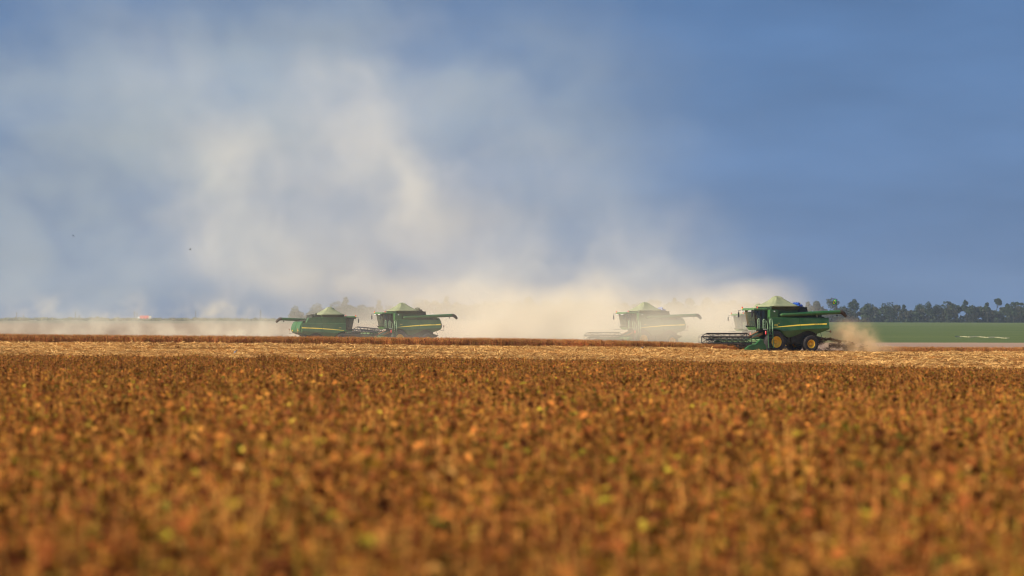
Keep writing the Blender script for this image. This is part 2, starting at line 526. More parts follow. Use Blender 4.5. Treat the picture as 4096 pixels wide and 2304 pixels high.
def make_combine(label, loc, heading_deg, variant='new', lift=False):
    root = empty('combine_harvester', loc, R(heading_deg))
    tag(root, label, 'combine harvester', 'combine harvesters working the soybean field')
    rounded = variant != 'new'
    # chassis under the body
    mb = MB()
    mb.hexa([(-4.6, -1.2, .95), (.3, -1.2, .62), (.3, 1.2, .62), (-4.6, 1.2, .95), (-4.8, -1.38, 2.3), (.5, -1.38, 2.35), (.5, 1.38, 2.35), (-4.8, 1.38, 2.3)])
    mb.box(-.16, .16, -1.5, 1.5, .82, 1.16)
    mb.box(-3.96, -3.72, -1.35, 1.35, .62, .92)
    for k in range(5):
        mb.box(-2.6 + k * .42, -2.35 + k * .42, 1.22, 1.34, .9 + .1 * (k % 2), 1.35 + .12 * (k % 3))
        mb.box(-2.6 + k * .42, -2.35 + k * .42, -1.34, -1.22, .9 + .1 * (k % 2), 1.35 + .12 * (k % 3))
    for s2 in (-1, 1):
        mb.tube([(-2.1, s2 * 1.25, 1.25), (-2.1, s2 * 1.42, 1.25)], .28, 20)
        mb.tube([(-1.3, s2 * 1.25, 1.1), (-1.3, s2 * 1.40, 1.1)], .2, 18)
    mb.build('chassis', M['chassis'], root)
    # core of the body between the side panels
    mb = MB()
    mb.box(-5.55, .5, -1.41, 1.41, 2.28, 3.24)
    mb.build('body_core', M['green_dark'], root)
    xr = -5.87 if not rounded else -5.55
    for s2 in (1, -1):
        pa = side_panel(.52, -2.69, s2, root, rounded)
        pb = side_panel(-2.72, xr, s2, root, rounded)
        if s2 == 1 or variant == 'new' or True:
            if variant == 'new':
                text('JOHN DEERE', .155, (-4.72, s2 * (abs(panel_pt(-4.7, 2.69, 1)) + .012), 2.698), s2, M['text_dark'], pb, tilt=(R(-1.2) if s2 > 0 else R(-1.2) * -1))
                text('S550', .20, (-.12, s2 * (abs(panel_pt(-.1, 2.62, 1)) + .010), 2.60), s2, M['stripe'], pa)
                text('___  T 4', .13, (-.25, s2 * (abs(panel_pt(-.1, 2.75, 1)) + .010), 2.76), s2, M['stripe'], pa)
            else:
                text('JOHN DEERE', .12, (-4.6, s2 * (abs(panel_pt(-4.6, 2.69, 1)) + .012), 2.69), s2, M['text_dark'], pb)
                text('C670', .15, (-.3, s2 * (abs(panel_pt(-.1, 2.75, 1)) + .010), 2.72), s2, M['stripe'], pa)
    # rear hood
    mb = MB()
    if not rounded:
        pr = [(-5.55, 3.30), (-5.86, 3.28), (-5.93, 3.15), (-5.93, 2.92), (-5.84, 2.78), (-5.82, 2.55), (-5.84, 2.36), (-5.80, 2.18), (-5.4, 2.02), (-4.75, 1.80), (-4.75, 2.2), (-5.5, 2.3)]
    else:
        pr = [(-5.3, 3.55), (-5.48, 3.45), (-5.68, 3.15), (-5.80, 2.75), (-5.82, 2.45), (-5.74, 2.22), (-5.6, 2.12), (-5.2, 2.0), (-4.75, 1.80), (-4.75, 2.2), (-5.3, 2.3)]
    m_ = len(pr)
    for (ya, yb) in (((-1.46, -.06), (.06, 1.46)) if rounded else ((-1.5, 1.5),)):
        vs = [(x, ya, z) for x, z in pr] + [(x, yb, z) for x, z in pr]
        mb.add(vs, [(i, (i + 1) % m_, m_ + (i + 1) % m_, m_ + i) for i in range(m_)] + [tuple(range(m_))[::-1], tuple(range(m_, 2 * m_))])
    hood = mb.build('rear_hood', M['green'], root, bevel=.03)
    for s2 in (1, -1):
        mb = MB(); mb.tube([(-5.80, s2 * .95, 2.35), (-5.86, s2 * .95, 2.35)], .09, 14); mb.build('tail_lamp', M['amber'], hood)
    # rear deck
    mb = MB()
    mb.box(-5.5, -2.7, -1.38, 1.38, 3.243, 3.40)
    mb.box(-5.35, -4.9, -1.1, 1.1, 3.4, 3.58)
    mb.box(-4.8, -4.1, -1.2, .9, 3.4, 3.72)
    for k in range(4):
        mb.tube([(-5.3, -1 + k * .6, 3.5), (-4.2, -1 + k * .6, 3.78)], .03, 6)
    mb.build('rear_deck', M['chassis'], root)
    mb = MB()
    mb.hexa([(-4.05, -1.1, 3.4), (-2.75, -1.1, 3.4), (-2.75, .95, 3.4), (-4.05, .95, 3.4), (-3.9, -1.0, 4.22), (-2.75, -1.0, 4.40), (-2.75, .85, 4.40), (-3.9, .85, 4.22)])
    for k in range(6):
        mb.tube([(-3.85, -.9 + k * .3, 4.2), (-3.6, -.9 + k * .3, 4.36), (-3.2, -.9 + k * .3, 4.42)], .035, 6)
    mb.tube([(-3.9, .8, 4.28), (-3.9, -1, 4.28)], .05, 8)
    mb.tube([(-3.2, -.6, 4.3), (-3.2, -.6, 4.62)], .08, 10)
    mb.build('engine_cover', M['chassis'], root)
    # grain tank
    mb = MB()
    mb.box(-2.70, .50, -1.12, 1.12, 3.243, 4.06)
    mb.box(-.42, .50, 1.12, 1.50, 3.325, 4.06)
    mb.box(-2.70, .50, -1.50, -1.12, 3.325, 4.06)
    if rounded: mb.hexa([(-4.95, -1.50, 3.325), (-2.70, -1.50, 3.325), (-2.70, -1.12, 3.325), (-4.95, -1.12, 3.325), (-4.55, -1.48, 4.0), (-2.70, -1.48, 4.06), (-2.70, -1.12, 4.06), (-4.55, -1.12, 4.0)])
    gt = mb.build('grain_tank', M['green'], root, bevel=.03)
    mb = MB()
    a, b_ = 4.065, 4.40
    mb.hexa([(-2.66, -1.40, a), (.28, -1.40, a), (.28, 1.40, a), (-2.66, 1.40, a), (-2.78, -1.56, b_), (.36, -1.56, b_), (.36, 1.56, b_), (-2.78, 1.56, b_)])
    mb.build('tank_extension', M['green_dark'], gt)
    mb = MB(); mb.box(-.05, .09, 1.503, 1.515, 3.86, 3.96); mb.build('decal', M['white'], gt)
    # canvas cover: a pleated hip tent
    mb = MB()
    cx = -1.21
    rings = [(4.36, 1.0), (4.425, 1.01), (4.50, .93), (4.60, .815), (4.74, .665), (4.92, .50), (5.06, .385), (5.15, .315), (5.21, .30), (5.32, .185), (5.37, .10), (5.385, .02)]
    nn = 48
    vs = []
    for (z, s_) in rings:
        for j in range(nn):
            t = 2 * PI * j / nn
            ex = .30 + .25 * (1 - s_)
            c_, s__ = math.cos(t), math.sin(t)
            px = math.copysign(abs(c_) ** ex, c_); py = math.copysign(abs(s__) ** ex, s__)
            wr = 1 + .02 * math.sin(5 * t + z * 9) * (1 - abs(2 * s_ - 1)) + (random.random() - .5) * .012
            x = cx + 1.60 * s_ * px * wr; y = 1.60 * s_ * py * wr
            sag = .02 * math.sin(7 * t) if s_ < .95 else 0
            vs.append((x + .14 * (1 - s_), y, z + sag))
    fs = [(i * nn + j, i * nn + (j + 1) % nn, (i + 1) * nn + (j + 1) % nn, (i + 1) * nn + j) for i in range(len(rings) - 1) for j in range(nn)]
    mb.add(vs, fs, True)
    mb.add(vs[-nn:], [tuple(range(nn))])
    mb.build('canvas_cover', M['canvas'], root)
    # unloading auger on the left side
    mb = MB()
    A0 = Vector((-.75, 1.36, 3.58)); A1 = Vector((-7.15, 1.50, 3.85))
    mb.tube([(-.75, 1.1, 3.55), A0, A0 + (A1 - A0) * .03, A1], [.17, .20, .20, .185], 18)
    mb.tube([A0 + (A1 - A0) * .5, A0 + (A1 - A0) * .515], .215, 18)
    ag = mb.build('unloading_auger', M['green'], root)
    mb = MB()
    mb.tube([A1 + Vector((.05, 0, 0)), A1 + Vector((-.16, 0, .0)), A1 + Vector((-.42, 0, -.16)), A1 + Vector((-.66, 0, -.42))], [.20, .20, .19, .14], 16)
    mb.build('spout', M['spout'], ag)
    mb = MB(); mb.tube([A1 + Vector((.35, 0, -.17)), A1 + Vector((.35, 0, -.34))], .035, 8); mb.tube([A1 + Vector((.28, 0, -.33)), A1 + Vector((.42, 0, -.33))], .05, 8)
    mb.build('auger_lamp', M['black'], ag)
    # cab
    mb = MB()
    # frame pillars
    xf_b, xf_t, xb_ = 1.62, 1.98, .62
    hw = .98
    zb, zt = 2.48, 4.0
    for s2 in (-1, 1):
        mb.tube([(xf_b, s2 * hw * .80, zb), (xf_t - .08, s2 * hw * .93, zt)], .045, 8)
        mb.box(xb_ - .05, xb_ + .10, s2 * hw - .04, s2 * hw + .04, zb, zt)
        mb.box(xb_ + .50, xb_ + .58, s2 * (hw + .005) - .03, s2 * (hw + .005) + .03, zb + .15, zt)
        mb.box(xb_, 1.75, s2 * hw - .05, s2 * hw + .035, zb - .05, zb + .08)
    mb.box(xb_ - .06, xb_, -hw, hw, zb, zt)      # rear wall
    cab = mb.build('cab', M['black'], root)
    # seat and console inside
    mb = MB()
    mb.box(.85, 1.3, -.28, .28, 2.75, 2.95); mb.box(.72, .88, -.26, .26, 2.9, 3.55); mb.box(.9, 1.3, -.5, -.36, 2.9, 3.1)
    mb.tube([(1.62, 0, 2.5), (1.5, 0, 3.12)], .05, 8)
    mb.lathe_y([(.19, -.015), (.21, 0), (.19, .015), (.17, 0)], (1.46, 0, 3.14), 18, closed=True)
    mb.build('seat', M['black'], cab, bevel=.02)
    # curved windscreen and side glass
    mb = MB()
    vs = []
    ny = 9
    for (z, xs_, hh) in ((zb, 1.60, .80), (zb + .5, 1.74, .86), (zb + 1.0, 1.86, .90), (zt, 1.92, .93)):
        for j in range(ny):
            v = -1 + 2 * j / (ny - 1)
            vs.append((xs_ + .22 * (1 - v * v), v * hh * hw, z))
    mb.add(vs, [(i * ny + j, i * ny + j + 1, (i + 1) * ny + j + 1, (i + 1) * ny + j) for i in range(3) for j in range(ny - 1)], True)
    mb.build('windscreen', M['glass'], cab)
    for s2 in (-1, 1):
        mb = MB()
        y = s2 * hw * .985
        mb.add([(xb_ + .1, y, zb + .08), (xb_ + .5, y, zb + .08), (xb_ + .5, y, zt), (xb_ + .1, y, zt)], [(0, 1, 2, 3)])
        mb.add([(xb_ + .58, y, zb + .08), (1.60, s2 * hw * .82, zb + .08), (1.92, s2 * hw * .93, zt), (xb_ + .58, y, zt)], [(0, 1, 2, 3)])
        mb.build('side_window', M['glass'], cab)
    # roof
    mb = MB()
    pr = [(.50, -1.06), (2.0, -1.12), (2.22, -.9), (2.34, 0), (2.22, .9), (2.0, 1.12), (.50, 1.06)]
    k = len(pr)
    vs = [(x, y, 4.0) for x, y in pr] + [(x * 1.0, y, 4.12) for x, y in pr] + [(1.2 + (x - 1.2) * .9, y * .9, 4.21) for x, y in pr]
    fs = [(i, (i + 1) % k, k + (i + 1) % k, k + i) for i in range(k)] + [(k + i, k + (i + 1) % k, 2 * k + (i + 1) % k, 2 * k + i) for i in range(k)] + [tuple(range(k))[::-1], tuple(range(2 * k, 3 * k))]
    mb.add(vs, fs)
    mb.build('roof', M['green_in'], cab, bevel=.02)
    mb = MB()
    mb.hexa([(1.96, -1.10, 3.86), (2.16, -.88, 3.86), (2.16, .88, 3.86), (1.96, 1.10, 3.86), (1.98, -1.10, 3.997), (2.22, -.9, 3.997), (2.22, .9, 3.997), (1.98, 1.10, 3.997)])
    mb.build('visor', M['black'], cab)
    for yy in (-.86, -.62, -.38, .38, .62, .86):
        mb = MB(); mb.box(2.185, 2.235, yy - .07, yy + .07, 3.90, 3.975); mb.build('work_light', M['lamp'], cab)
    for (bx_, by_) in ((2.12, -1.0), (1.55, .95)):
        mb = MB()
        mb.tube([(bx_, by_, 4.15), (bx_, by_, 4.21)], .08, 12); mb.m = 1
        mb.tube([(bx_, by_, 4.21), (bx_, by_, 4.33), (bx_, by_, 4.36)], [.07, .065, .03], 12)
        mb.build('beacon', [M['amber'], M['red']], cab)
    for s2 in (-1, 1):
        mb = MB()
        mb.tube([(2.1, s2 * 1.05, 4.05), (2.35, s2 * 1.35, 4.0), (2.35, s2 * 1.35, 3.8)], .022, 6)
        mb.box(2.31, 2.37, s2 * 1.35 - .11, s2 * 1.35 + .11, 3.35, 3.82)
        mb.build('mirror', M['black'], cab)
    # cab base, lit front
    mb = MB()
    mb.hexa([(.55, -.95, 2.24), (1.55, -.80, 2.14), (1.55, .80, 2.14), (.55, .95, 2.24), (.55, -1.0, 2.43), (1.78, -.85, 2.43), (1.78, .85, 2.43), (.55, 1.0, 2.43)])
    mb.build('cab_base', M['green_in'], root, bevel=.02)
    mb = MB()
    mb.tube([(1.6, -.9, 2.12), (2.05, -1.15, 2.15)], .03, 6)
    mb.box(1.95, 2.35, -1.35, -1.05, 2.13, 2.17)
    mb.build('front_step', M['black'], root)
    # platform
    mb = MB()
    mb.box(.60, 1.75, 1.03, 1.75, 2.22, 2.28)
    mb.box(.60, 1.75, 1.03, 1.75, 2.12, 2.16)
    mb.build('platform', M['chassis'], root)
    mb = MB()
    mb.box(1.0, 1.36, 1.752, 1.77, 2.16, 2.26)
    mb.build('step_plate', M['step_pale'], root)
    # handrails
    def loop(x0, x1, y, z0, z1, rungs=()):
        mb = MB()
        mb.tube([(x0, y, z0), (x0, y, z1 - .1), (x0 + (x1 - x0) * .25, y, z1), (x0 + (x1 - x0) * .75, y, z1), (x1, y, z1 - .1), (x1, y, z0)], .030, 6)
        for z in rungs: mb.tube([(x0, y, z), (x1, y, z)], .026, 6)
        mb.build('handrail', M['rail'], root)
    loop(1.62, 1.79, 1.50, 2.28, 3.22, (2.96, 2.68, 2.42))
    loop(1.15, 1.36, 1.72, 2.28, 3.16, (2.9, 2.64, 2.4))
    loop(.42, .66, 1.80, 1.8, 3.18, (2.9, 2.6))
    mb = MB(); mb.tube([(1.05, 1.8, 3.0), (.98, 1.82, 2.8), (.9, 1.86, 1.9)], .02, 6); mb.tube([(.52, 1.86, 3.05), (.44, 1.9, 2.85), (.40, 1.92, 1.9)], .02, 6)
    mb.tube([(.9, 1.86, 2.0), (.4, 1.92, 2.0)], .02, 6)
    mb.build('handrail', M['rail'], root)
    # ladder
    mb = MB()
    mb.tube([(.92, 1.86, 2.2), (.92, 2.02, .45)], .035, 6); mb.tube([(.42, 1.90, 2.2), (.42, 2.06, .45)], .03, 6)
    for k in range(6):
        z = .5 + k * .30; y = 2.04 - (z - .45) * .09
        mb.box(.42, .92, y - .12, y + .04, z - .02, z + .02)
    mb.build('ladder', M['green'], root)
    mb = MB(); mb.tube([(1.12, 1.82, 1.72), (1.12, 1.82, 2.0), (1.12, 1.82, 2.06)], [.07, .07, .03], 12); mb.build('fire_extinguisher', M['red'], root)
    # wheels
    for s2 in (1, -1):
        wheel(0, s2 * 1.55, 1.0, .72, .53, s2, root, 'front_wheel')
        wheel(-3.84, s2 * 1.5, .81, .58, .40, s2, root, 'rear_wheel')
    # feeder house
    mb = MB()
    fz = 1.0 if lift else 0
    mb.hexa([(2.55, -.6, .35 + fz), (2.7, -.6, 1.1 + fz), (2.7, .6, 1.1 + fz), (2.55, .6, .35 + fz), (.3, -.6, 1.05), (.6, -.6, 2.0), (.6, .6, 2.0), (.3, .6, 1.05)])
    mb.m = 1
    mb.hexa([(2.6, .62, .95 + fz), (2.62, .62, 1.12 + fz), (2.62, .70, 1.12 + fz), (2.6, .70, .95 + fz), (.8, .62, 1.72), (.82, .62, 1.95), (.82, .70, 1.95), (.8, .70, 1.72)])
    mb.tube([(1.2, .5, 2.0), (1.8, .55, 1.78 + fz * .6), (2.5, .55, 1.4 + fz)], .05, 8)
    mb.build('feeder_house', [M['green_dark'], M['rust']], root)
    # header
    HW = 4.2
    mb = MB()
    mb.m = 1
    mb.hexa([(2.55, -HW, .25), (2.62, -HW, .25), (2.62, HW, .25), (2.55, HW, .25), (2.63, -HW, .80), (2.73, -HW, .80), (2.73, HW, .80), (2.63, HW, .80)])
    mb.m = 0
    mb.hexa([(2.63, -HW, .803), (2.73, -HW, .803), (2.73, HW, .803), (2.63, HW, .803), (2.70, -HW, 1.15), (2.80, -HW, 1.15), (2.80, HW, 1.15), (2.70, HW, 1.15)])
    mb.m = 1
    mb.hexa([(2.62, -HW, .18), (3.95, -HW, .10), (3.95, HW, .10), (2.62, HW, .18), (2.62, -HW, .24), (3.95, -HW, .13), (3.95, HW, .13), (2.62, HW, .24)])
    mb.m = 0
    mb.box(2.66, 2.86, -HW, HW, 1.152, 1.27)
    hd = mb.build('header', [M['header_sheet'], M['chassis']], root)  # pale upper wall, dark lower wall and pan: light and shade put in colour
    if lift: hd.location = (-.05, 0, 1.12); hd.rotation_euler = (R(2.2), R(3), 0)
    mb = MB()
    mb.tube([(3.12, -HW + .1, .52), (3.12, HW - .1, .52)], .16, 14)
    for s2 in (-1, 1):
        vs = []; k = 120
        for i in range(k + 1):
            t = i / k; y = s2 * (.4 + t * (HW - .6)); a = t * 2 * PI * 7
            for rr in (.15, .30):
                vs.append((3.12 + rr * math.cos(a), y, .52 + rr * math.sin(a)))
        mb.add(vs, [(2 * i, 2 * i + 1, 2 * i + 3, 2 * i + 2) for i in range(k)], True)
    mb.build('header_screw', M['steel_dark'], hd)
    mb = MB()
    mb.box(3.93, 4.02, -HW, HW, .09, .13)
    for k in range(100):
        y = -HW + .06 + k * (2 * HW - .12) / 99
        mb.hexa([(4.0, y - .02, .09), (4.12, y - .005, .10), (4.12, y + .005, .10), (4.0, y + .02, .09), (4.0, y - .02, .13), (4.12, y - .005, .12), (4.12, y + .005, .12), (4.0, y + .02, .13)])
    mb.build('cutter_bar', M['steel'], hd)
    for s2 in (1, -1):
        mb = MB()
        y0, y1 = s2 * HW, s2 * (HW + .22)
        up_ = [(2.45, .44), (2.62, .76), (2.80, 1.02), (2.95, 1.25), (3.10, 1.27), (3.35, 1.06), (3.62, .82), (4.0, .76), (4.35, .66), (4.75, .36), (5.0, .11)]
        lo_ = [(2.45, .40), (2.5, .30), (3.5, .16), (5.0, .09)]
        ysc = lambda x, y: y0 + (y - y0) * float(np.interp(x, [2.4, 4.5, 5.0], [1, 1, .3]))
        k = len(up_)
        vs = []
        for x, zu in up_:
            zl = polyline(lo_, x)
            vs += [(x, y0, zl), (x, ysc(x, y1), zl), (x, ysc(x, y1), zu - .03), (x, y0, zu)]
        mb.add(vs, [(i * 4 + q, i * 4 + (q + 1) % 4, i * 4 + 4 + (q + 1) % 4, i * 4 + 4 + q) for i in range(k - 1) for q in range(4)] + [(0, 1, 2, 3), tuple(range(4 * k - 4, 4 * k))])
        dv = mb.build('divider', M['green'], hd, bevel=.015)
        mb = MB(); mb.tube([(4.95, ysc(4.95, y1) + s2 * .01, .09), (3.6, y1 + s2 * .01, .16)], .022, 6); mb.build('runner', M['steel'], dv)
    # reel
    RC = Vector((4.38, 0, 1.20)); RR = .64
    mb = MB()
    mb.tube([(RC.x, -HW + .25, RC.z), (RC.x, HW - .25, RC.z)], .055, 8)
    ph = R(31)
    ye = HW - .22
    ctr = lambda j: (RC.x + RR * math.cos(ph + j * PI / 3), RC.z + RR * math.sin(ph + j * PI / 3))
    for j in range(6):
        x, z = ctr(j)
        mb.tube([(x, -ye, z), (x, ye, z)], .040, 6)
        mb.add([(x - .01, -ye, z), (x - .01, ye, z), (x - .06, ye, z - .10), (x - .06, -ye, z - .10)], [(0, 1, 2, 3)])
    stn = [-ye, -ye * .72, -ye * .43, -ye * .14, ye * .14, ye * .43, ye * .72, ye]
    for q, y in enumerate(stn):
        for j in range(6):
            x, z = ctr(j); x2, z2 = ctr(j + 1)
            mb.tube([(RC.x, y, RC.z), (x, y, z)], .032, 5)
            if q in (0, 7):
                mb.tube([(x, y, z), (x2, y, z2)], .036, 6)
            else:
                mb.tube([(RC.x, y, RC.z), (x, y + .28, z)], .018, 5)
    rl = mb.build('reel', M['steel_dark'], hd)
    for j in range(6):
        mb = MB()
        x, z = ctr(j)
        mb.tube([(x + .004, -ye + .02, z - .035), (x + .004, ye - .02, z - .035)], .009, 4)
        for k in range(54):
            y = -ye + .08 + k * (2 * ye - .16) / 53
            mb.tube([(x, y, z - .03), (x - .02, y, z - .13), (x - .06, y, z - .26)], .007, 3, caps=False, smooth=False)
        mb.build('tine_row', M['steel_dark'], hd)
    for y in (-ye - .10, ye + .10):
        mb = MB()
        mb.tube([(2.75, y, 1.22), (3.3, y, 1.42), (RC.x, y, RC.z)], [.05, .06, .045], 6)
        mb.tube([(2.9, y, .9), (3.6, y, 1.30)], .03, 6)
        mb.build('reel_arm', M['green'], hd)
    mb = MB()
    mb.tube([(2.8, -3.2, 1.25), (3.2, -3.15, 1.62), (3.7, -3.1, 1.72), (4.1, -3.1, 1.62), (4.35, -3.1, 1.25)], .025, 6)
    mb.build('hydraulic_hose', M['hose'], hd)
    mb = MB()
    mb.tube([(2.7, .8, 1.3), (1.9, .7, 1.7), (1.2, .65, 2.0)], .03, 6)
    mb.build('hydraulic_hose', M['hose'], hd)
    # straw spreader and stays
    mb = MB()
    mb.hexa([(-4.3, -.9, 1.0), (-4.3, .9, 1.0), (-5.2, .9, 1.12), (-5.2, -.9, 1.12), (-4.3, -.9, 1.75), (-4.3, .9, 1.75), (-5.55, 1.0, 1.38), (-5.55, -1.0, 1.38)])
    mb.build('straw_spreader', M['chassis'], root)
    for s2 in (-1, 1):
        for (xa, za, xb, zb2) in ((-4.75, 1.85, -4.85, 1.42), (-5.25, 1.95, -5.45, 1.40)):
            mb = MB(); mb.tube([(xa, s2 * 1.0, za), (xb, s2 * 1.0, zb2)], .02, 6)
            mb.build('stay_rod', M['black'], root)
    for s2 in (-1, 1):
        mb = MB()
        mb.tube([(-5.6, s2 * 1.3, 2.05), (-6.05, s2 * 1.45, 2.0)], .025, 6)
        mb.m = 1
        if rounded:
            mb.tube([(-6.05, s2 * 1.45, 2.0), (-6.05, s2 * 1.45, 2.45)], .02, 6)
            mb.box(-6.1, -6.02, s2 * 1.45 - .08, s2 * 1.45 + .08, 2.42, 2.62)
        else:
            mb.tube([(-6.02, s2 * 1.45, 2.0), (-6.14, s2 * 1.45, 2.0)], [.05, .13], 10)
        mb.build('marker_lamp', [M['black'], M['rust']], root)
    return root

HEAD = 205
H = {}
near = make_combine('sharp dark green combine at right, blue tarp behind its tank cover', (24.3, 366, min(ground_at(24.3, 366), ground_at(26, 367)) + .01), HEAD)
H['near'] = near
# positions from the photo's scale: (px of front-axle centre, distance, height)
def place(px, d, z): return ((px - 2048) * d / FPX, d, z + EYE)
c2 = make_combine('clear green combine facing left, nose to nose with another', place(1575, 470, -1.59), HEAD, 'old')
c3 = make_combine('pale combine half lost in dust left of the sharpest one', place(2546, 453, -1.66), HEAD, 'old')
c4 = make_combine('faint combine almost hidden behind the cab of the sharpest one', place(3005, 452, -1.86), HEAD, 'old')
c1 = make_combine('leftmost combine, driving away to the right, bright rear hood', place(1350, 491, -1.96), 25, 'old', lift=True)

# blue tarpaulin rolls behind the near grain tank
def on(o, p):  # local point of a harvester -> world
    return Matrix.Translation(o.location) @ Matrix.Rotation(o.rotation_euler.z, 4, 'Z') @ Vector(p)
def tarp(owner, label, material, sc=1.0):
    t = empty('tarpaulin_roll', on(owner, (-3.02, .35, 4.42)), owner.rotation_euler.z)
    tag(t, label, 'tarpaulin', 'rolled tarpaulins on the harvesters')
    mb = MB()
    for (dx, z, r_, l) in ((0, 0.0, .15, .62), (.02, .22, .13, .55), (-.26, .05, .12, .6)):
        pts = [(dx, -l + 2 * l * i / 8, z + .01 * math.sin(i * 2.1)) for i in range(9)]
        mb.tube(pts, [r_ * (.8 if i in (0, 8) else 1 + .08 * math.sin(i * 1.9)) for i in range(9)], 12)
    mb.build('cloth', material, t)
    mb = MB()
    for y in (-.3, .3): 
        mb.lathe_y([(.30, -.02), (.31, 0), (.30, .02)], (-.05, y, .1), 16)
    mb.build('strap', M['black'], t)
    return t
tarp(near, 'bright blue rolled tarpaulin behind the cover of the sharpest combine', M['blue_tarp'])
tarp(c3, 'grey blue tarpaulin roll on the dusty combine', mat('faded_tarp', (.22, .25, .42), .6, var=.2))
tarp(c2, 'dark olive tarpaulin roll on the combine facing left in clear view', mat('olive_tarp', (.10, .10, .06), .7, var=.3))

# flag over the auger of the near harvester
fp = on(near, (-6.75, 1.50, 4.02))
fl = empty('flag', fp, near.rotation_euler.z)
tag(fl, 'small green and yellow flag above the auger of the sharpest combine', 'flag')
mb = MB(); mb.tube([(0, 0, 0), (0, 0, 1.08)], .014, 6); mb.build('pole', M['steel_dark'], fl)
m_fg = mat('flag_green', (.0, .36, .08), .7); m_fy = mat('flag_yellow', (.9, .75, .03), .7); m_fb = mat('flag_blue', (.01, .03, .25), .7)
for m_ in (m_fg, m_fy):
    m_.node_tree.nodes['Principled BSDF'].inputs['Subsurface Weight'].default_value = 0.0
def flag_pt(u, v):   # u along fly (0..1), v height (0..1)
    return Vector((u * .44, .05 * math.sin(u * 7 + v) * (0.3 + u), .56 + v * .44 + .05 * math.sin(u * 5) - .04 * u))
mb = MB(); k = 10; vs = [flag_pt(i / k, j / k) for i in range(k + 1) for j in range(k + 1)]
mb.add(vs, [(i * (k + 1) + j, (i + 1) * (k + 1) + j, (i + 1) * (k + 1) + j + 1, i * (k + 1) + j + 1) for i in range(k) for j in range(k)], True)
fc = mb.build('cloth', m_fg, fl)
for s2 in (-1, 1):
    mb = MB(); off = Vector((0, s2 * .006, 0))
    vs = [flag_pt(.5 + a * .4 , .5 + b_ * .4) + off for a, b_ in ((-1, 0), (-.5, -.5), (0, -1), (.5, -.5), (1, 0), (.5, .5), (0, 1), (-.5, .5), (0, 0))]
    mb.add(vs, [(8, i, (i + 1) % 8) for i in range(8)]); mb.build('rhombus', m_fy, fc)
    mb = MB(); off = Vector((0, s2 * .011, 0))
    vs = [flag_pt(.5 + .17 * math.cos(a * PI / 8), .5 + .2 * math.sin(a * PI / 8)) + off for a in range(16)] + [flag_pt(.5, .5) + off]
    mb.add(vs, [(16, i, (i + 1) % 16) for i in range(16)]); mb.build('disc', m_fb, fc)

# drivers
def driver(owner, label):
    me = bpy.data.meshes.new('person')
    P = [(0, 0, 0), (-.03, 0, .22), (-.05, 0, .42), (-.04, 0, .50), (.0, 0, .60), (.02, 0, .68),
         (.02, .17, .42), (.16, .24, .22), (.42, .16, .26), (.02, -.17, .42), (.16, -.24, .22), (.42, -.16, .26),
         (.0, .1, .0), (.42, .13, .04), (.48, .13, -.38), (.60, .13, -.42), (.0, -.1, .0), (.42, -.13, .04), (.48, -.13, -.38), (.60, -.13, -.42)]
    E = [(0, 1), (1, 2), (2, 3), (3, 4), (4, 5), (2, 6), (6, 7), (7, 8), (2, 9), (9, 10), (10, 11), (0, 12), (12, 13), (13, 14), (14, 15), (0, 16), (16, 17), (17, 18), (18, 19)]
    RD = [.15, .15, .13, .055, .10, .095, .07, .05, .035, .07, .05, .035, .10, .08, .05, .04, .10, .08, .05, .04]
    me.from_pydata(P, E, [])
    o = bpy.data.objects.new('person', me); COL.objects.link(o)
    sk = me.skin_vertices.new(name='') if hasattr(me.skin_vertices, 'new') else None
    md = o.modifiers.new('skin', 'SKIN')
    if len(me.skin_vertices) == 0: pass
    lay = me.skin_vertices[0].data
    for i, r_ in enumerate(RD):
        lay[i].radius = (r_, r_); lay[i].use_root = (i == 0)
    sb = o.modifiers.new('sub', 'SUBSURF'); sb.levels = 1; sb.render_levels = 2
    m_ = bpy.data.materials.new('driver_body'); n_, b__ = nodes(m_)
    t_ = n_.nodes.new('ShaderNodeTexCoord'); s_ = n_.nodes.new('ShaderNodeSeparateXYZ'); n_.links.new(t_.outputs['Object'], s_.inputs[0])
    r_ = n_.nodes.new('ShaderNodeValToRGB'); r_.color_ramp.interpolation = 'CONSTANT'
    r_.color_ramp.elements[0].color = (.03, .04, .08, 1); r_.color_ramp.elements[1].position = .58; r_.color_ramp.elements[1].color = (.25, .04, .04, 1)
    e_ = r_.color_ramp.elements.new(.96); e_.color = (.42, .23, .15, 1)
    mr_ = n_.nodes.new('ShaderNodeMapRange'); mr_.inputs['From Min'].default_value = -.5; mr_.inputs['From Max'].default_value = .52
    n_.links.new(s_.outputs['Z'], mr_.inputs[0]); n_.links.new(mr_.outputs[0], r_.inputs[0]); n_.links.new(r_.outputs[0], b__.inputs['Base Color'])
    me.materials.append(m_)
    o.location = on(owner, (1.03, 0, 3.05)); o.rotation_euler = (0, 0, owner.rotation_euler.z)
    tag(o, label, 'person', 'drivers seated in the cabs')
    mb = MB(); mb.tube([(.01, 0, .66), (.01, 0, .74), (.01, 0, .78)], [.115, .11, .04], 12); mb.box(.08, .20, -.07, .07, .665, .685)
    mb.build('cap', M['text_dark'], o)
    return o
driver(near, 'driver in red shirt seated in the cab of the sharpest combine')
driver(c2, 'driver seated in the cab of the clear combine facing left')
driver(c3, 'driver seated in the cab of the dusty pale combine')

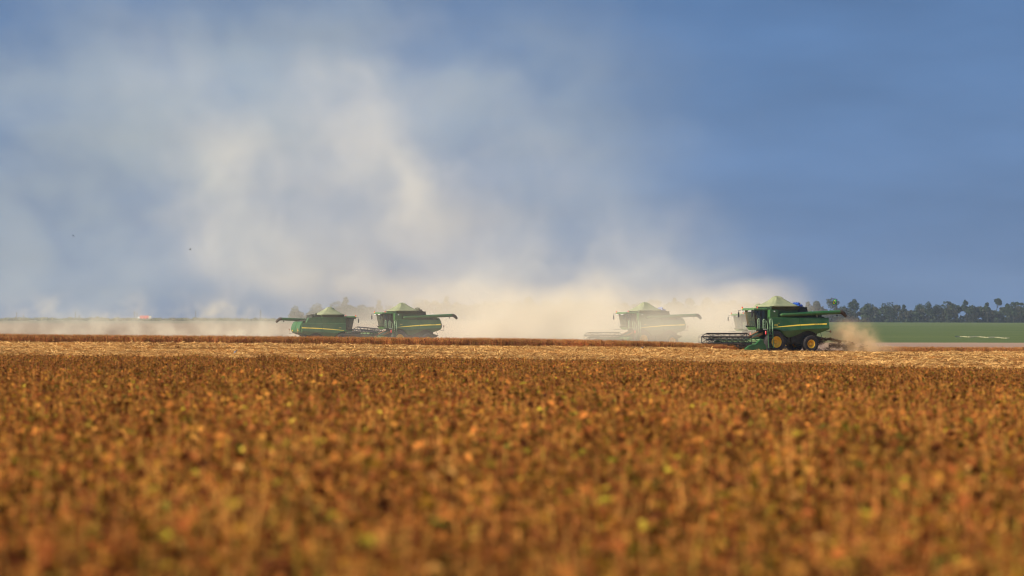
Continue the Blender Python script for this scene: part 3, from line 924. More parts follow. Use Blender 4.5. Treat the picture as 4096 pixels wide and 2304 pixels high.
# ------------------------------------------------------------------ scattered plants (uncountable: stuff)
def tint_mat(name, rough=0.8, transl=0.25, randv=0.35):
    m = bpy.data.materials.new(name)
    m.use_nodes = True
    n = m.node_tree; n.nodes.clear()
    o = n.nodes.new('ShaderNodeOutputMaterial')
    at = n.nodes.new('ShaderNodeAttribute'); at.attribute_name = 'tint'
    oi = n.nodes.new('ShaderNodeObjectInfo')
    r1 = n.nodes.new('ShaderNodeMapRange'); r1.inputs['To Min'].default_value = 1 - randv; r1.inputs['To Max'].default_value = 1 + randv
    n.links.new(oi.outputs['Random'], r1.inputs[0])
    # patches over the field
    geo = n.nodes.new('ShaderNodeNewGeometry')
    nz = n.nodes.new('ShaderNodeTexNoise'); nz.inputs['Scale'].default_value = 0.12; nz.inputs['Detail'].default_value = 3
    n.links.new(geo.outputs['Position'], nz.inputs[0])
    r2 = n.nodes.new('ShaderNodeMapRange'); r2.inputs['From Min'].default_value = .35; r2.inputs['From Max'].default_value = .65
    r2.inputs['To Min'].default_value = .85; r2.inputs['To Max'].default_value = 1.15
    n.links.new(nz.outputs[0], r2.inputs[0])
    mm = n.nodes.new('ShaderNodeMath'); mm.operation = 'MULTIPLY'
    n.links.new(r1.outputs[0], mm.inputs[0]); n.links.new(r2.outputs[0], mm.inputs[1])
    vs = n.nodes.new('ShaderNodeVectorMath'); vs.operation = 'SCALE'
    n.links.new(at.outputs['Color'], vs.inputs[0]); n.links.new(mm.outputs[0], vs.inputs['Scale'])
    d = n.nodes.new('ShaderNodeBsdfDiffuse'); t = n.nodes.new('ShaderNodeBsdfTranslucent')
    n.links.new(vs.outputs[0], d.inputs[0]); n.links.new(vs.outputs[0], t.inputs[0])
    mx = n.nodes.new('ShaderNodeMixShader'); mx.inputs[0].default_value = transl
    n.links.new(d.outputs[0], mx.inputs[1]); n.links.new(t.outputs[0], mx.inputs[2])
    n.links.new(mx.outputs[0], o.inputs[0])
    return m
M['soy'] = tint_mat('dry_soybean', transl=.30, randv=.40)
M['soy_red'] = tint_mat('reddish_soybean', transl=.4, randv=.35)
M['straw'] = tint_mat('straw', transl=0.15, randv=0.3)
M['leafy'] = tint_mat('far_foliage', transl=0.15, randv=0.0)

def mesh_tint(name, vs, fs, cols, material):
    me = bpy.data.meshes.new(name)
    me.from_pydata(vs, [], fs)
    at = me.attributes.new('tint', 'FLOAT_COLOR', 'FACE')
    at.data.foreach_set('color', np.array(cols, dtype=np.float32).ravel())
    me.materials.append(material)
    return me

PODC = [(.36, .135, .032), (.44, .175, .040), (.27, .092, .028), (.17, .058, .018), (.50, .24, .065), (.38, .165, .030), (.11, .042, .015), (.38, .130, .040)]
LEAFC = [(.42, .170, .038), (.30, .100, .028), (.20, .070, .022), (.44, .22, .045), (.14, .050, .018), (.36, .145, .040), (.36, .19, .030), (.28, .15, .020)]
LEAFR = [(.30, .27, .03), (.50, .40, .06), (.52, .42, .05), (.15, .18, .03), (.50, .28, .08), (.42, .36, .04)]
def soy_plant(seed, leafy=1.0, bright=0):
    rd = random.Random(seed)
    vs = []; fs = []; cols = []
    def quad(p, col):
        b = len(vs); vs.extend(p); fs.append(tuple(range(b, b + len(p)))); cols.append((*col, 1))
    def stem(a, b, r, col):
        a = Vector(a); b = Vector(b); t = (b - a).normalized(); u = t.orthogonal().normalized(); v = t.cross(u)
        k = len(vs)
        for p, rr in ((a, r), (b, r * .6)):
            for j in range(3):
                vs.append(p + (u * math.cos(j * 2.09) + v * math.sin(j * 2.09)) * rr)
        for j in range(3):
            fs.append((k + j, k + (j + 1) % 3, k + 3 + (j + 1) % 3, k + 3 + j)); cols.append((*col, 1))
    nst = 5
    for i in range(nst):
        a = rd.uniform(0, 2 * PI); rb = rd.uniform(.0, .18)
        base = Vector((rb * math.cos(a), rb * math.sin(a), 0))
        h = rd.uniform(.52, .80)
        lean = Vector((rd.uniform(-.12, .12), rd.uniform(-.12, .12), h))
        top = base + lean
        sc_ = rd.choice([(.44, .24, .06), (.36, .17, .05), (.30, .22, .04)])
        stem(base, top, .0075, sc_)
        npod = rd.randint(10, 14)
        for q in range(npod):
            t = .18 + .82 * (q + rd.random()) / npod
            p = base + lean * t
            a2 = rd.uniform(0, 2 * PI); ln = rd.uniform(.040, .068)
            dr = Vector((math.cos(a2), math.sin(a2), rd.uniform(-.9, .7))).normalized()
            e = p + dr * ln
            sd = dr.orthogonal().normalized() * .011
            sd2 = dr.cross(sd.normalized()) * .011
            mid = (p + e) / 2
            c = rd.choice(PODC); k_ = rd.uniform(.75, 1.25); c = tuple(v * k_ for v in c)
            quad([p, mid + sd, e, mid - sd], c)
            quad([p, mid + sd2, e, mid - sd2], c)
        nl = rd.randint(4, 7) if rd.random() < leafy else 1
        for q in range(nl):
            t = rd.uniform(.35, 1.0)
            p = base + lean * t
            a2 = rd.uniform(0, 2 * PI)
            dr = Vector((math.cos(a2), math.sin(a2), rd.uniform(-.8, .5))).normalized()
            p = p + dr * rd.uniform(.0, .06)
            ln = rd.uniform(.06, .125); wd = ln * rd.uniform(.28, .44)
            sd = dr.cross(Vector((rd.uniform(-1, 1), rd.uniform(-1, 1), rd.uniform(.2, 1))).normalized()).normalized() * wd
            nn_ = dr.cross(sd).normalized() * ln * .22
            if bright and t > .75:
                bright -= 1; c = (.66, .52, .11); ln *= 1.1; k_ = 1
            else: c = rd.choice(LEAFR) if rd.random() < .052 else rd.choice(LEAFC); k_ = rd.uniform(.42, 1.12); c = tuple(v * k_ for v in c)
            a_, b_, c_, d_ = p, p + dr * ln * .5 + sd - nn_, p + dr * ln, p + dr * ln * .5 - sd - nn_
            quad([a_, b_, c_ + nn_ * .3], c); quad([a_, c_ + nn_ * .3, d_], c)
    return vs, fs, cols

def source_objects(tagname, gens, material):
    col = bpy.data.collections.new(tagname)
    for i, (vs, fs, cols) in enumerate(gens):
        me = mesh_tint(tagname, vs, fs, cols, material)
        o = bpy.data.objects.new(tagname, me)
        col.objects.link(o)
    return col

def scatter(name, pts, rots, scales, col, label, cat):
    me = bpy.data.meshes.new(name)
    me.vertices.add(len(pts))
    me.vertices.foreach_set('co', np.asarray(pts, np.float32).ravel())
    a = me.attributes.new('rot', 'FLOAT_VECTOR', 'POINT'); a.data.foreach_set('vector', np.asarray(rots, np.float32).ravel())
    a = me.attributes.new('scl', 'FLOAT_VECTOR', 'POINT'); a.data.foreach_set('vector', np.asarray(scales, np.float32).ravel())
    k = len(col.objects)
    a = me.attributes.new('pick', 'INT', 'POINT'); a.data.foreach_set('value', rng.integers(0, k, len(pts)).astype(np.int32))
    o = bpy.data.objects.new(name, me)
    COL.objects.link(o)
    g = bpy.data.node_groups.new(name, 'GeometryNodeTree')
    g.interface.new_socket('Geometry', in_out='INPUT', socket_type='NodeSocketGeometry')
    g.interface.new_socket('Geometry', in_out='OUTPUT', socket_type='NodeSocketGeometry')
    gi = g.nodes.new('NodeGroupInput'); go = g.nodes.new('NodeGroupOutput')
    iop = g.nodes.new('GeometryNodeInstanceOnPoints')
    ci = g.nodes.new('GeometryNodeCollectionInfo'); ci.inputs['Collection'].default_value = col
    ci.inputs['Separate Children'].default_value = True; ci.inputs['Reset Children'].default_value = True
    def attr(nm, dt):
        q = g.nodes.new('GeometryNodeInputNamedAttribute'); q.data_type = dt; q.inputs['Name'].default_value = nm
        return q.outputs['Attribute']
    g.links.new(gi.outputs[0], iop.inputs['Points'])
    g.links.new(ci.outputs[0], iop.inputs['Instance'])
    iop.inputs['Pick Instance'].default_value = True
    g.links.new(attr('pick', 'INT'), iop.inputs['Instance Index'])
    e2r = g.nodes.new('FunctionNodeEulerToRotation')
    g.links.new(attr('rot', 'FLOAT_VECTOR'), e2r.inputs[0])
    g.links.new(e2r.outputs[0], iop.inputs['Rotation'])
    g.links.new(attr('scl', 'FLOAT_VECTOR'), iop.inputs['Scale'])
    g.links.new(iop.outputs[0], go.inputs[0])
    md = o.modifiers.new('scatter', 'NODES'); md.node_group = g
    tag(o, label, cat, kind='stuff')
    return o

def recolour(g, fn):
    return g[0], g[1], [(*fn(c), 1) for c in g[2]]
gold = lambda c: (c[0] * 1.10, c[1] * 1.0, c[2] * .98)
dark_tint = lambda c: (c[0] * .80, c[1] * .68, c[2] * .75)  # darker, redder plant colours, mixed in with distance
soycol = source_objects('golden_soybean_plant', [recolour(soy_plant(s, .9 if s % 3 else .4, 1 if s == 13 else 0), gold) for s in range(26)], M['soy'])
darkcol = source_objects('dark_soybean_plant', [recolour(soy_plant(s, .9 if s % 3 else .5), dark_tint) for s in range(40, 48)], M['soy'])

def wedge(d0, d1, dens, margin=1.12, extra=7.0):
    # random points in the camera wedge, density per square metre
    area = 0.1333 * margin * (d1 * d1 - d0 * d0) + 2 * extra * (d1 - d0)
    k = int(area * dens)
    u = rng.random(k * 2)
    dd = np.sqrt(d0 * d0 + u * (d1 * d1 - d0 * d0))
    hw = 0.1333 * margin * dd + extra
    x = (rng.random(k * 2) * 2 - 1) * hw
    return x[:k], dd[:k]

# foreground crop
xs_, ds_ = [], []
for (a, b_, de) in ((13, 40, 7.5), (40, 90, 6.6), (90, 160, 6.0), (160, 250, 5.6)):
    x, dd = wedge(a, b_, de)
    xs_.append(x); ds_.append(dd)
x = np.concatenate(xs_); dd = np.concatenate(ds_)
edge = np.array([near_edge(v) for v in x])
cl = np.sin(x * 4.1 + 1.3 * np.sin(dd * 2.2)) * np.sin(dd * 3.3 + 1.1 * np.sin(x * 2.7)) + .6 * np.sin(x * 9.3 + dd * 5.1)
keep = (dd < edge) & (rng.random(len(x)) < np.clip(.78 + .35 * cl, .30, 1))
x, dd = x[keep], dd[keep]
z = smoothgz(x, dd)
hn = 1 + .16 * np.sin(x * .9 + dd * .31) * np.sin(dd * .23 - x * .4)
sc = (rng.uniform(.82, 1.12, len(x)) * hn)
tall = rng.random(len(x)) < .06
sc = np.where(tall, sc * 1.14, sc)
scl = np.stack([rng.uniform(.9, 1.25, len(x)), rng.uniform(.9, 1.25, len(x)), sc], 1)
rot = np.stack([rng.normal(0, .09, len(x)), rng.normal(0, .09, len(x)), rng.uniform(0, 6.28, len(x))], 1)
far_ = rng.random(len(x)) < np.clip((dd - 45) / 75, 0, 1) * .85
P3 = np.stack([x, dd, z], 1)
scatter('soybean_crop', P3[~far_], rot[~far_], scl[~far_], soycol, 'golden brown soybean crop filling the blurred foreground', 'crop')
scatter('dark_soybean_crop', P3[far_], rot[far_], scl[far_], darkcol, 'darker redder soybeans at the far side of the foreground field', 'crop')

# crop band in front of the harvesters
def redden(g):
    return g[0], g[1], [(min(.8, c[0] * 1.45), c[1] * 1.36, c[2] * 1.9, 1) for c in g[2]]
stripcol = source_objects('soybean_plant', [redden(soy_plant(s, .3)) for s in range(20, 27)], M['soy_red'])
k = 8000
x = rng.uniform(-60, 62, k * 2); v = rng.random(k * 2) ** 1.1
fr = np.array([band_front(q) for q in x]); bk = np.array([band_back(q) for q in x])
dd = fr + v ** 1.5 * (bk - fr)
# keep clear of the near harvester and the stubble it has just cut
hx, hy = math.cos(R(HEAD)), math.sin(R(HEAD))
lx = (x - 24.3) * hx + (dd - 366) * hy
ly = -(x - 24.3) * hy + (dd - 366) * hx
keep = ~((np.abs(ly) < 4.5) & (lx < 4.15)) & (np.arange(len(x)) < k * 2)
keep &= ~((x > 19.5) & (x < 34.5) & (lx < 4.1))
x, dd = x[keep], dd[keep]
z = smoothgz(x, dd)
s0 = rng.uniform(.86, 1.10, len(x)) * np.interp(x, [-50, 0, 10, 16, 22, 23, 60], [1.08, 1.02, .95, .82, .76, .74, .74])
s0 = np.where(rng.random(len(x)) < .04, s0 * 1.12, s0)
scl = np.stack([rng.uniform(.85, 1.2, len(x)), rng.uniform(.85, 1.2, len(x)), s0], 1)
rot = np.stack([rng.normal(0, .08, len(x)), rng.normal(0, .08, len(x)), rng.uniform(0, 6.28, len(x))], 1)
scatter('soybean_strip', np.stack([x, dd, z], 1), rot, scl, stripcol, 'uncut strip of reddish soybeans between stubble and harvesters', 'crop')

# stubble: litter of straw over the cut ground
def straw_clump(seed):
    rd = random.Random(seed)
    vs = []; fs = []; cols = []
    for i in range(16):
        a = rd.uniform(0, 2 * PI); p = Vector((rd.uniform(-.16, .16), rd.uniform(-.16, .16), rd.uniform(.0, .05)))
        up = rd.random() < .04
        dr = Vector((math.cos(a), math.sin(a), rd.uniform(.8, 2.2) if up else rd.uniform(-.05, .35))).normalized()
        ln = rd.uniform(.04, .08) if up else rd.uniform(.08, .24)
        sd = dr.cross(Vector((rd.uniform(-.5, .5), rd.uniform(-.5, .5), 1))).normalized() * rd.uniform(.007, .018)
        b = len(vs)
        vs.extend([p - sd, p + sd, p + dr * ln + sd, p + dr * ln - sd]); fs.append((b, b + 1, b + 2, b + 3))
        c = rd.choice([(.62, .35, .115), (.64, .38, .135), (.56, .31, .10), (.52, .28, .09), (.62, .39, .14), (.40, .21, .075)])
        cols.append((*c, 1))
    return vs, fs, cols
strawcol = source_objects('straw_tuft', [straw_clump(s) for s in range(60, 68)], M['straw'])
x, dd = wedge(240, 372, 10, 1.1, 8)
front = np.array([band_front(q) for q in x])
rown = np.sin(dd * 2 * PI / 9.4 + .35 * np.sin(x * .05)) + .7 * np.sin(dd * .41 + 1.0 + .3 * np.sin(x * .04 + 2)) + .5 * np.sin(dd * 1.7)
rown = rown * (1 + .5 * np.sin(x * .13 + dd * .05)) + rng.normal(0, .25, len(x))
hgt = .01 + .07 * np.clip(rown, -.1, 2)
keep = (dd > np.array([near_edge(q) - 1.5 for q in x])) & (dd < front + np.where(x > 20, 4, .6)) & (rng.random(len(x)) < np.clip(.62 + .30 * rown, .16, 1))
x, dd, hgt, rown = x[keep], dd[keep], hgt[keep], rown[keep]
z = smoothgz(x, dd) + np.clip(hgt, 0, .15)
s0 = rng.uniform(.6, 1.25, len(x)) * (1 + .25 * np.clip(rown, 0, 2))
scl = np.stack([s0 * 1.1, s0 * 1.1, s0 * rng.uniform(.5, 1.1, len(x))], 1)
rot = np.stack([rng.normal(0, .15, len(x)), rng.normal(0, .15, len(x)), rng.uniform(0, 6.28, len(x))], 1)
scatter('stubble', np.stack([x, dd, z], 1), rot, scl, strawcol, 'golden straw stubble left in long rows on the harvested strip', 'stubble')

# chaff thrown from the near spreader
vs = []; fs = []; cols = []
rd = random.Random(5)
for i in range(16000):
    t = rd.random() ** 1.25
    lx_ = -5.3 - t * 4.6
    topz = 1.42 - .10 * t - .95 * t * t
    u = rd.random()
    if rd.random() < .35: zz = topz - abs(rd.gauss(0, .07))
    else: zz = topz * (1 - u ** 1.2) if rd.random() < .3 + .5 * t else topz - abs(rd.gauss(0, .22 + .25 * t))
    if zz < .02: zz = rd.uniform(.01, .10)
    yy = rd.gauss(.35, .25 + .9 * t)
    clump = mnoise.noise(Vector((lx_ * 1.6, yy * 1.1, zz * 2.6)))
    if clump < .02 + .10 * rd.random(): continue
    p = on(near, (lx_, yy, zz))
    dr = Vector((rd.gauss(0, 1), rd.gauss(0, 1), rd.gauss(0, .5))).normalized(); ln = rd.uniform(.05, .18)
    sd = dr.orthogonal().normalized() * rd.uniform(.008, .025)
    b = len(vs)
    vs.extend([p - sd, p + sd, p + dr * ln + sd, p + dr * ln - sd]); fs.append((b, b + 1, b + 2, b + 3))
    cols.append((*rd.choice([(.10, .05, .03), (.16, .08, .04), (.07, .04, .03), (.30, .17, .08)]), 1))
me = mesh_tint('chaff', vs, fs, cols, M['straw'])
o = bpy.data.objects.new('chaff', me); COL.objects.link(o)
tag(o, 'dark chaff and straw thrown out behind the sharpest combine', 'chaff', kind='stuff')

# ------------------------------------------------------------------ far trees
def crown_faces(rd, blobs, nleaf, size, base):
    vs = []; fs = []; cols = []
    tot = sum(b_[3] * b_[4] for b_ in blobs)
    for (bx, by, bz, rx, rz) in blobs:
        k = max(12, int(nleaf * rx * rz / tot))
        for i in range(k):
            v = Vector((rd.gauss(0, 1), rd.gauss(0, 1), rd.gauss(0, 1))).normalized() * rd.uniform(.55, 1.08)
            p = Vector((bx + v.x * rx, by + v.y * rx, bz + v.z * rz))
            s_ = size * rd.uniform(.5, 1.3)
            nn_ = Vector((rd.gauss(0, 1), rd.gauss(0, 1), rd.gauss(0, 1))).normalized()
            a = nn_.orthogonal().normalized(); b_ = nn_.cross(a)
            q = len(vs)
            for j in range(5):
                t = 2 * PI * j / 5; r_ = s_ * rd.uniform(.6, 1.1)
                vs.append(p + a * math.cos(t) * r_ + b_ * math.sin(t) * r_)
            fs.append((q, q + 1, q + 2, q + 3, q + 4))
            k_ = rd.uniform(.6, 1.35)
            cols.append((base[0] * k_, base[1] * k_, base[2] * k_, 1))
    return vs, fs, cols
M['bark'] = mat('bark', (.022, .024, .018), .95, var=.3)
def far_tree(px, topy, wpx, label, shape='dome', d=3060, group='trees on the far ridge', base=(.030, .046, .024), seed=0):
    rd = random.Random(seed * 17 + int(px))
    d = d + rd.uniform(-15, 25)
    s = FPX / d
    x = (px - 2048) / s
    zt = (1335 - topy) / s + EYE
    z0 = ground_at(x, d)
    h = zt - z0
    wd = wpx / s / 2
    t = empty('tree', (x, d, z0)); tag(t, label, 'tree', group)
    blobs = []
    if shape == 'dome':
        blobs = [(0, 0, h - wd * .55, wd * .75, wd * .55), (-wd * .5, 0, h - wd * .95, wd * .55, wd * .45), (wd * .5, 0, h - wd * 1.0, wd * .55, wd * .45), (0, wd * .3, h - wd * 1.3, wd * .8, wd * .6)]
        blobs += [(rd.uniform(-.8, .8) * wd, rd.uniform(-.5, .5) * wd, h - wd * rd.uniform(.25, 1.1), wd * .3, wd * .22) for _ in range(4)]
    elif shape == 'open':
        for k in range(9):
            a = rd.uniform(-1, 1)
            blobs.append((a * wd * .85, rd.uniform(-.4, .4) * wd, h - wd * (.18 + .75 * a * a + rd.uniform(0, .35)), wd * .30, wd * .18))
    elif shape == 'tall':
        blobs = [(0, 0, h - wd * .7, wd * .65, wd * .7), (-wd * .3, 0, h - wd * 1.8, wd * .75, wd * .7), (wd * .3, 0, h - wd * 2.5, wd * .9, wd * .8), (wd * .45, 0, h - wd * 1.0, wd * .3, wd * .3)]
    elif shape == 'lolly':
        blobs = [(0, 0, h - wd * .8, wd * .8, wd * .8), (wd * .4, 0, h - wd * 1.1, wd * .5, wd * .6), (-wd * .55, 0, h - wd * .6, wd * .4, wd * .35)]
    vs, fs, cols = crown_faces(rd, blobs, 620 if shape != 'open' else 300, .55, base)
    me = mesh_tint('crown', vs, fs, cols, M['leafy'])
    c = bpy.data.objects.new('crown', me); COL.objects.link(c); c.parent = t
    mb = MB()
    bend = (-.25 * wd if shape == 'lolly' else .1 * wd)
    mb.tube([(bend * 1.5, 0, -.3), (bend * 2, 0, h * .4), (bend, 0, h * .65), (0, 0, h - wd)], [.32, .26, .22, .12], 6)
    for b_ in blobs[:6]:
        mb.tube([(bend, 0, h * .6), (b_[0], b_[1], b_[2])], [.14, .05], 5)
    mb.build('trunk', M['bark'], t)
    return t
TREES = [
 (3232, 1207, 24, 'small dim tree directly right of the blue tarpaulin', 'tall'),
 (3266, 1204, 30, 'dim twin-topped tree between blue tarpaulin and flag', 'dome'),
 (3332, 1189, 50, 'tall open-limbed tree right behind the small flag', 'dome'),
 (3372, 1222, 44, 'low round tree under the right side of the flag', 'dome'),
 (3414, 1195, 44, 'tree with a thin spiky top just right of the auger spout', 'open'),
 (3414, 1206, 46, 'bushy tree crown under the spiky top by the auger spout', 'dome'),
 (3472, 1213, 50, 'broad low tree one crown right of the auger spout tree', 'dome'),
 (3558, 1209, 66, 'wide domed tree alone right of the first gap in the tree line', 'dome'),
 (3616, 1219, 18, 'tiny pointed tree on the shoulder of the wide dome', 'tall'),
 (3680, 1215, 44, 'round tree at the left end of the tall middle clump', 'dome'),
 (3714, 1207, 34, 'flat-topped tree in the middle of the central clump', 'tall'),
 (3750, 1216, 44, 'rounded tree right of the flat-topped one in the clump', 'dome'),
 (3788, 1200, 44, 'wispy see-through tree standing over the central clump', 'open'),
 (3818, 1215, 50, 'spreading umbrella tree right of the wispy tree', 'open'),
 (3792, 1216, 44, 'dense dark tree below the wispy crown', 'dome'),
 (3862, 1200, 30, 'tall dark column-like tree left of the widest gap', 'tall'),
 (3888, 1221, 42, 'low sloping tree leaning on the dark column-like one', 'dome'),
 (3948, 1210, 22, 'narrow tree with a knobbly top in the widest gap', 'tall'),
 (3932, 1228, 34, 'low bush-like tree at the left of the knobbly tree', 'dome'),
 (3993, 1193, 34, 'lollipop-shaped tree on a thin bent trunk near the right edge', 'lolly'),
 (4030, 1214, 28, 'pointed tree between lollipop tree and frame edge', 'tall'),
 (4052, 1207, 34, 'stocky tree with square top near the right edge', 'tall'),
 (4078, 1203, 50, 'lacy half-bare tree at the right edge of the frame', 'open'),
 (4110, 1212, 50, 'dense tree cut by the right edge of the frame', 'dome'),
 (1180, 1221, 40, 'faint tree farthest left in the dusty tree line', 'tall'),
 (1268, 1212, 66, 'faint wide tree above the tank cover of the leftmost combine', 'dome'),
 (1345, 1204, 64, 'faint tall-shouldered tree right of the leftmost tank cover', 'dome'),
 (1383, 1188, 34, 'tallest faint tree between the two left combines', 'tall'),
 (1447, 1218, 50, 'faint low tree right of the tallest faint one', 'dome'),
 (1516, 1200, 24, 'faint narrow tree left of the second tank cover', 'tall'),
 (1560, 1222, 40, 'faint stub of a tree at the left foot of the second tank cover', 'dome'),
 (1680, 1196, 62, 'very faint broad tree right of the second tank cover', 'dome'),
 (1786, 1184, 26, 'very faint lone tall tree above the second auger', 'tall'),
 (2113, 1186, 40, 'faint tree near the centre, left of a gap', 'dome'),
 (2190, 1201, 48, 'faint low dome right of the centre tree', 'dome'),
 (2267, 1190, 34, 'faint narrow-topped tree left of the dusty combine header', 'tall'),
 (2330, 1200, 50, 'faint low tree above the header of the dusty combine', 'dome'),
 (2698, 1191, 22, 'faint thin tree above the dusty combine auger', 'tall'),
 (2760, 1193, 40, 'faint round tree above the spout of the dusty combine', 'dome'),
 (2828, 1190, 44, 'faint domed tree right of the dusty combine spout', 'dome'),
 (2898, 1201, 64, 'faint wide tree left of the sharp combine cab', 'dome'),
 (2985, 1207, 50, 'faint tree just over the cab roof of the sharp combine', 'dome'),
]
for i, (px, ty, wp, lb, sh) in enumerate(TREES):
    far_tree(px, ty, wp, lb, sh, seed=i, d=3060 + 12 * (i % 5), group='trees on the far ridge')
# the wood below and between them reads as one mass
rd = random.Random(3)
vs = []; fs = []; cols = []
for i in range(1050):
    px = rd.uniform(1165, 4180)
    d = rd.uniform(3075, 3150)
    s = FPX / d
    x = (px - 2048) / s
    z0 = ground_at(x, d)
    top = (1335 - ((1229 if px > 3250 else 1212 if 1640 < px < 3150 else 1234) + 7 * math.sin(px * .021) + 5 * math.sin(px * .057 + 1))) / s + EYE
    if px < 1300: top -= (1300 - px) / 135 * 4
    h = (top - z0) * rd.uniform(.35, 1.0)
    r_ = rd.uniform(1.6, 3.6)
    a, b_, c = crown_faces(rd, [(x, d, z0 + h - r_ * .5, r_, r_ * .8)], 70, 1.0, rd.choice([(.030, .046, .024), (.036, .046, .026), (.040, .042, .028)]))
    k = len(vs); vs += a; fs += [tuple(k + q for q in f) for f in b_]; cols += c
    a, b_, c = crown_faces(rd, [(x, d, z0 + 1.2, 2.6, 1.5)], 30, 1.0, (.028, .040, .024))
    k = len(vs); vs += a; fs += [tuple(k + q for q in f) for f in b_]; cols += c
me = mesh_tint('woodland', vs, fs, cols, M['leafy'])
o = bpy.data.objects.new('woodland', me); COL.objects.link(o)
tag(o, 'dark woodland mass along the far ridge under the tree tops', 'woodland', kind='stuff')
# hedge scrub on the left crest
vs = []; fs = []; cols = []
for i in range(900):
    px = rd.uniform(-60, 1180)
    d = rd.uniform(2620, 3000)
    if rd.random() > .55 + .4 * math.sin(px * .013 + d * .01): continue
    s = FPX / d; x = (px - 2048) / s; z0 = ground_at(x, d)
    r_ = rd.uniform(.5, 1.6)
    a, b_, c = crown_faces(rd, [(x, d, z0 + r_ * .5, r_ * 2.2, r_ * .8)], 22, .7, rd.choice([(.07, .09, .035), (.09, .10, .045), (.12, .10, .05)]))
    k = len(vs); vs += a; fs += [tuple(k + q for q in f) for f in b_]; cols += c
me = mesh_tint('scrub', vs, fs, cols, M['leafy'])
o = bpy.data.objects.new('scrub', me); COL.objects.link(o)
tag(o, 'low olive scrub along the left crest under the poles', 'scrub', kind='stuff')
far_tree(390, 1267, 9, 'tiny round tree between the third pole and the truck', 'lolly', d=2960, group='small trees on the left crest', seed=90)
far_tree(1020, 1271, 12, 'small faint bush-like tree left of the leftmost combine spout', 'dome', d=2960, group='small trees on the left crest', seed=91)
far_tree(471, 1270, 7, 'tiny stub of a tree just left of the truck poles', 'dome', d=2960, group='small trees on the left crest', seed=92)

# utility poles
for i, (px, ty, lb) in enumerate([
    (66, 1249, 'leftmost utility pole on the crest'), (94, 1261, 'short utility pole right of the leftmost one'),
    (302, 1247, 'tall utility pole between leftmost pole and truck'), (317, 1260, 'short utility pole beside the second tall pole'),
    (537, 1245, 'tall utility pole just left of the red truck'), (548, 1250, 'faint utility pole at the nose of the truck'),
    (783, 1244, 'thin utility pole amid low dust right of the truck'), (1042, 1242, 'utility pole nearest the leftmost combine spout')]):
    d = 2930; s = FPX / d; x = (px - 2048) / s; z0 = ground_at(x, d); h = (1335 - ty) / s + EYE - z0
    t = empty('utility_pole', (x, d, z0)); tag(t, lb, 'utility pole', 'utility poles along the left crest')
    mb = MB(); mb.tube([(0, 0, -.3), (0, 0, h)], [.26, .2], 8); mb.build('post', M['bark'], t)
    mb = MB(); mb.box(-.8, .8, -.06, .06, h - .7, h - .55)
    for q in (-.7, 0, .7): mb.tube([(q, 0, h - .55), (q, 0, h - .38)], .05, 6)
    mb.build('crossarm', M['bark'], t)

# truck
d = 2700; s = FPX / d; x = (553 - 2048) / s
tr = empty('truck', (x, d, ground_at(x, d))); tag(tr, 'distant truck with white cab and red cargo box on the left crest', 'truck')
M['box_red'] = mat('faded_red_box', (.62, .08, .07), .5, var=.2, vscale=.8)
mb = MB(); mb.hexa([(-.6, -1.2, .55), (1.0, -1.2, .55), (1.0, 1.2, .55), (-.6, 1.2, .55), (-.25, -1.15, 2.7), (1.0, -1.15, 2.9), (1.0, 1.15, 2.9), (-.25, 1.15, 2.7)]); mb.build('cab', M['white'], tr, bevel=.1)
mb = MB(); mb.add([(-.56, -1.0, 1.6), (-.56, 1.0, 1.6), (-.33, .95, 2.45), (-.33, -.95, 2.45)], [(0, 1, 2, 3)]); mb.build('windscreen', M['black'], tr)
mb = MB(); mb.box(1.2, 7.4, -1.25, 1.25, 1.25, 3.7); mb.build('cargo_box', M['box_red'], tr, bevel=.05)
mb = MB(); mb.box(7.42, 9.3, -1.22, 1.22, 1.25, 3.5); mb.build('tail_body', mat('pale_box', (.5, .48, .42), .6), tr, bevel=.05)
mb = MB(); mb.box(.4, 9.3, -.5, .5, .75, 1.2); mb.build('chassis', M['black'], tr)
for wx in (.35, 3.0, 7.0, 8.2):
    for s2 in (-1, 1):
        wmb = MB(); wmb.lathe_y([(0.01, -.15), (.42, -.15), (.5, -.1), (.5, .1), (.42, .15), (.01, .15)], (wx, s2 * 1.0, .5), 18); wmb.build('wheel', M['rubber'], tr)

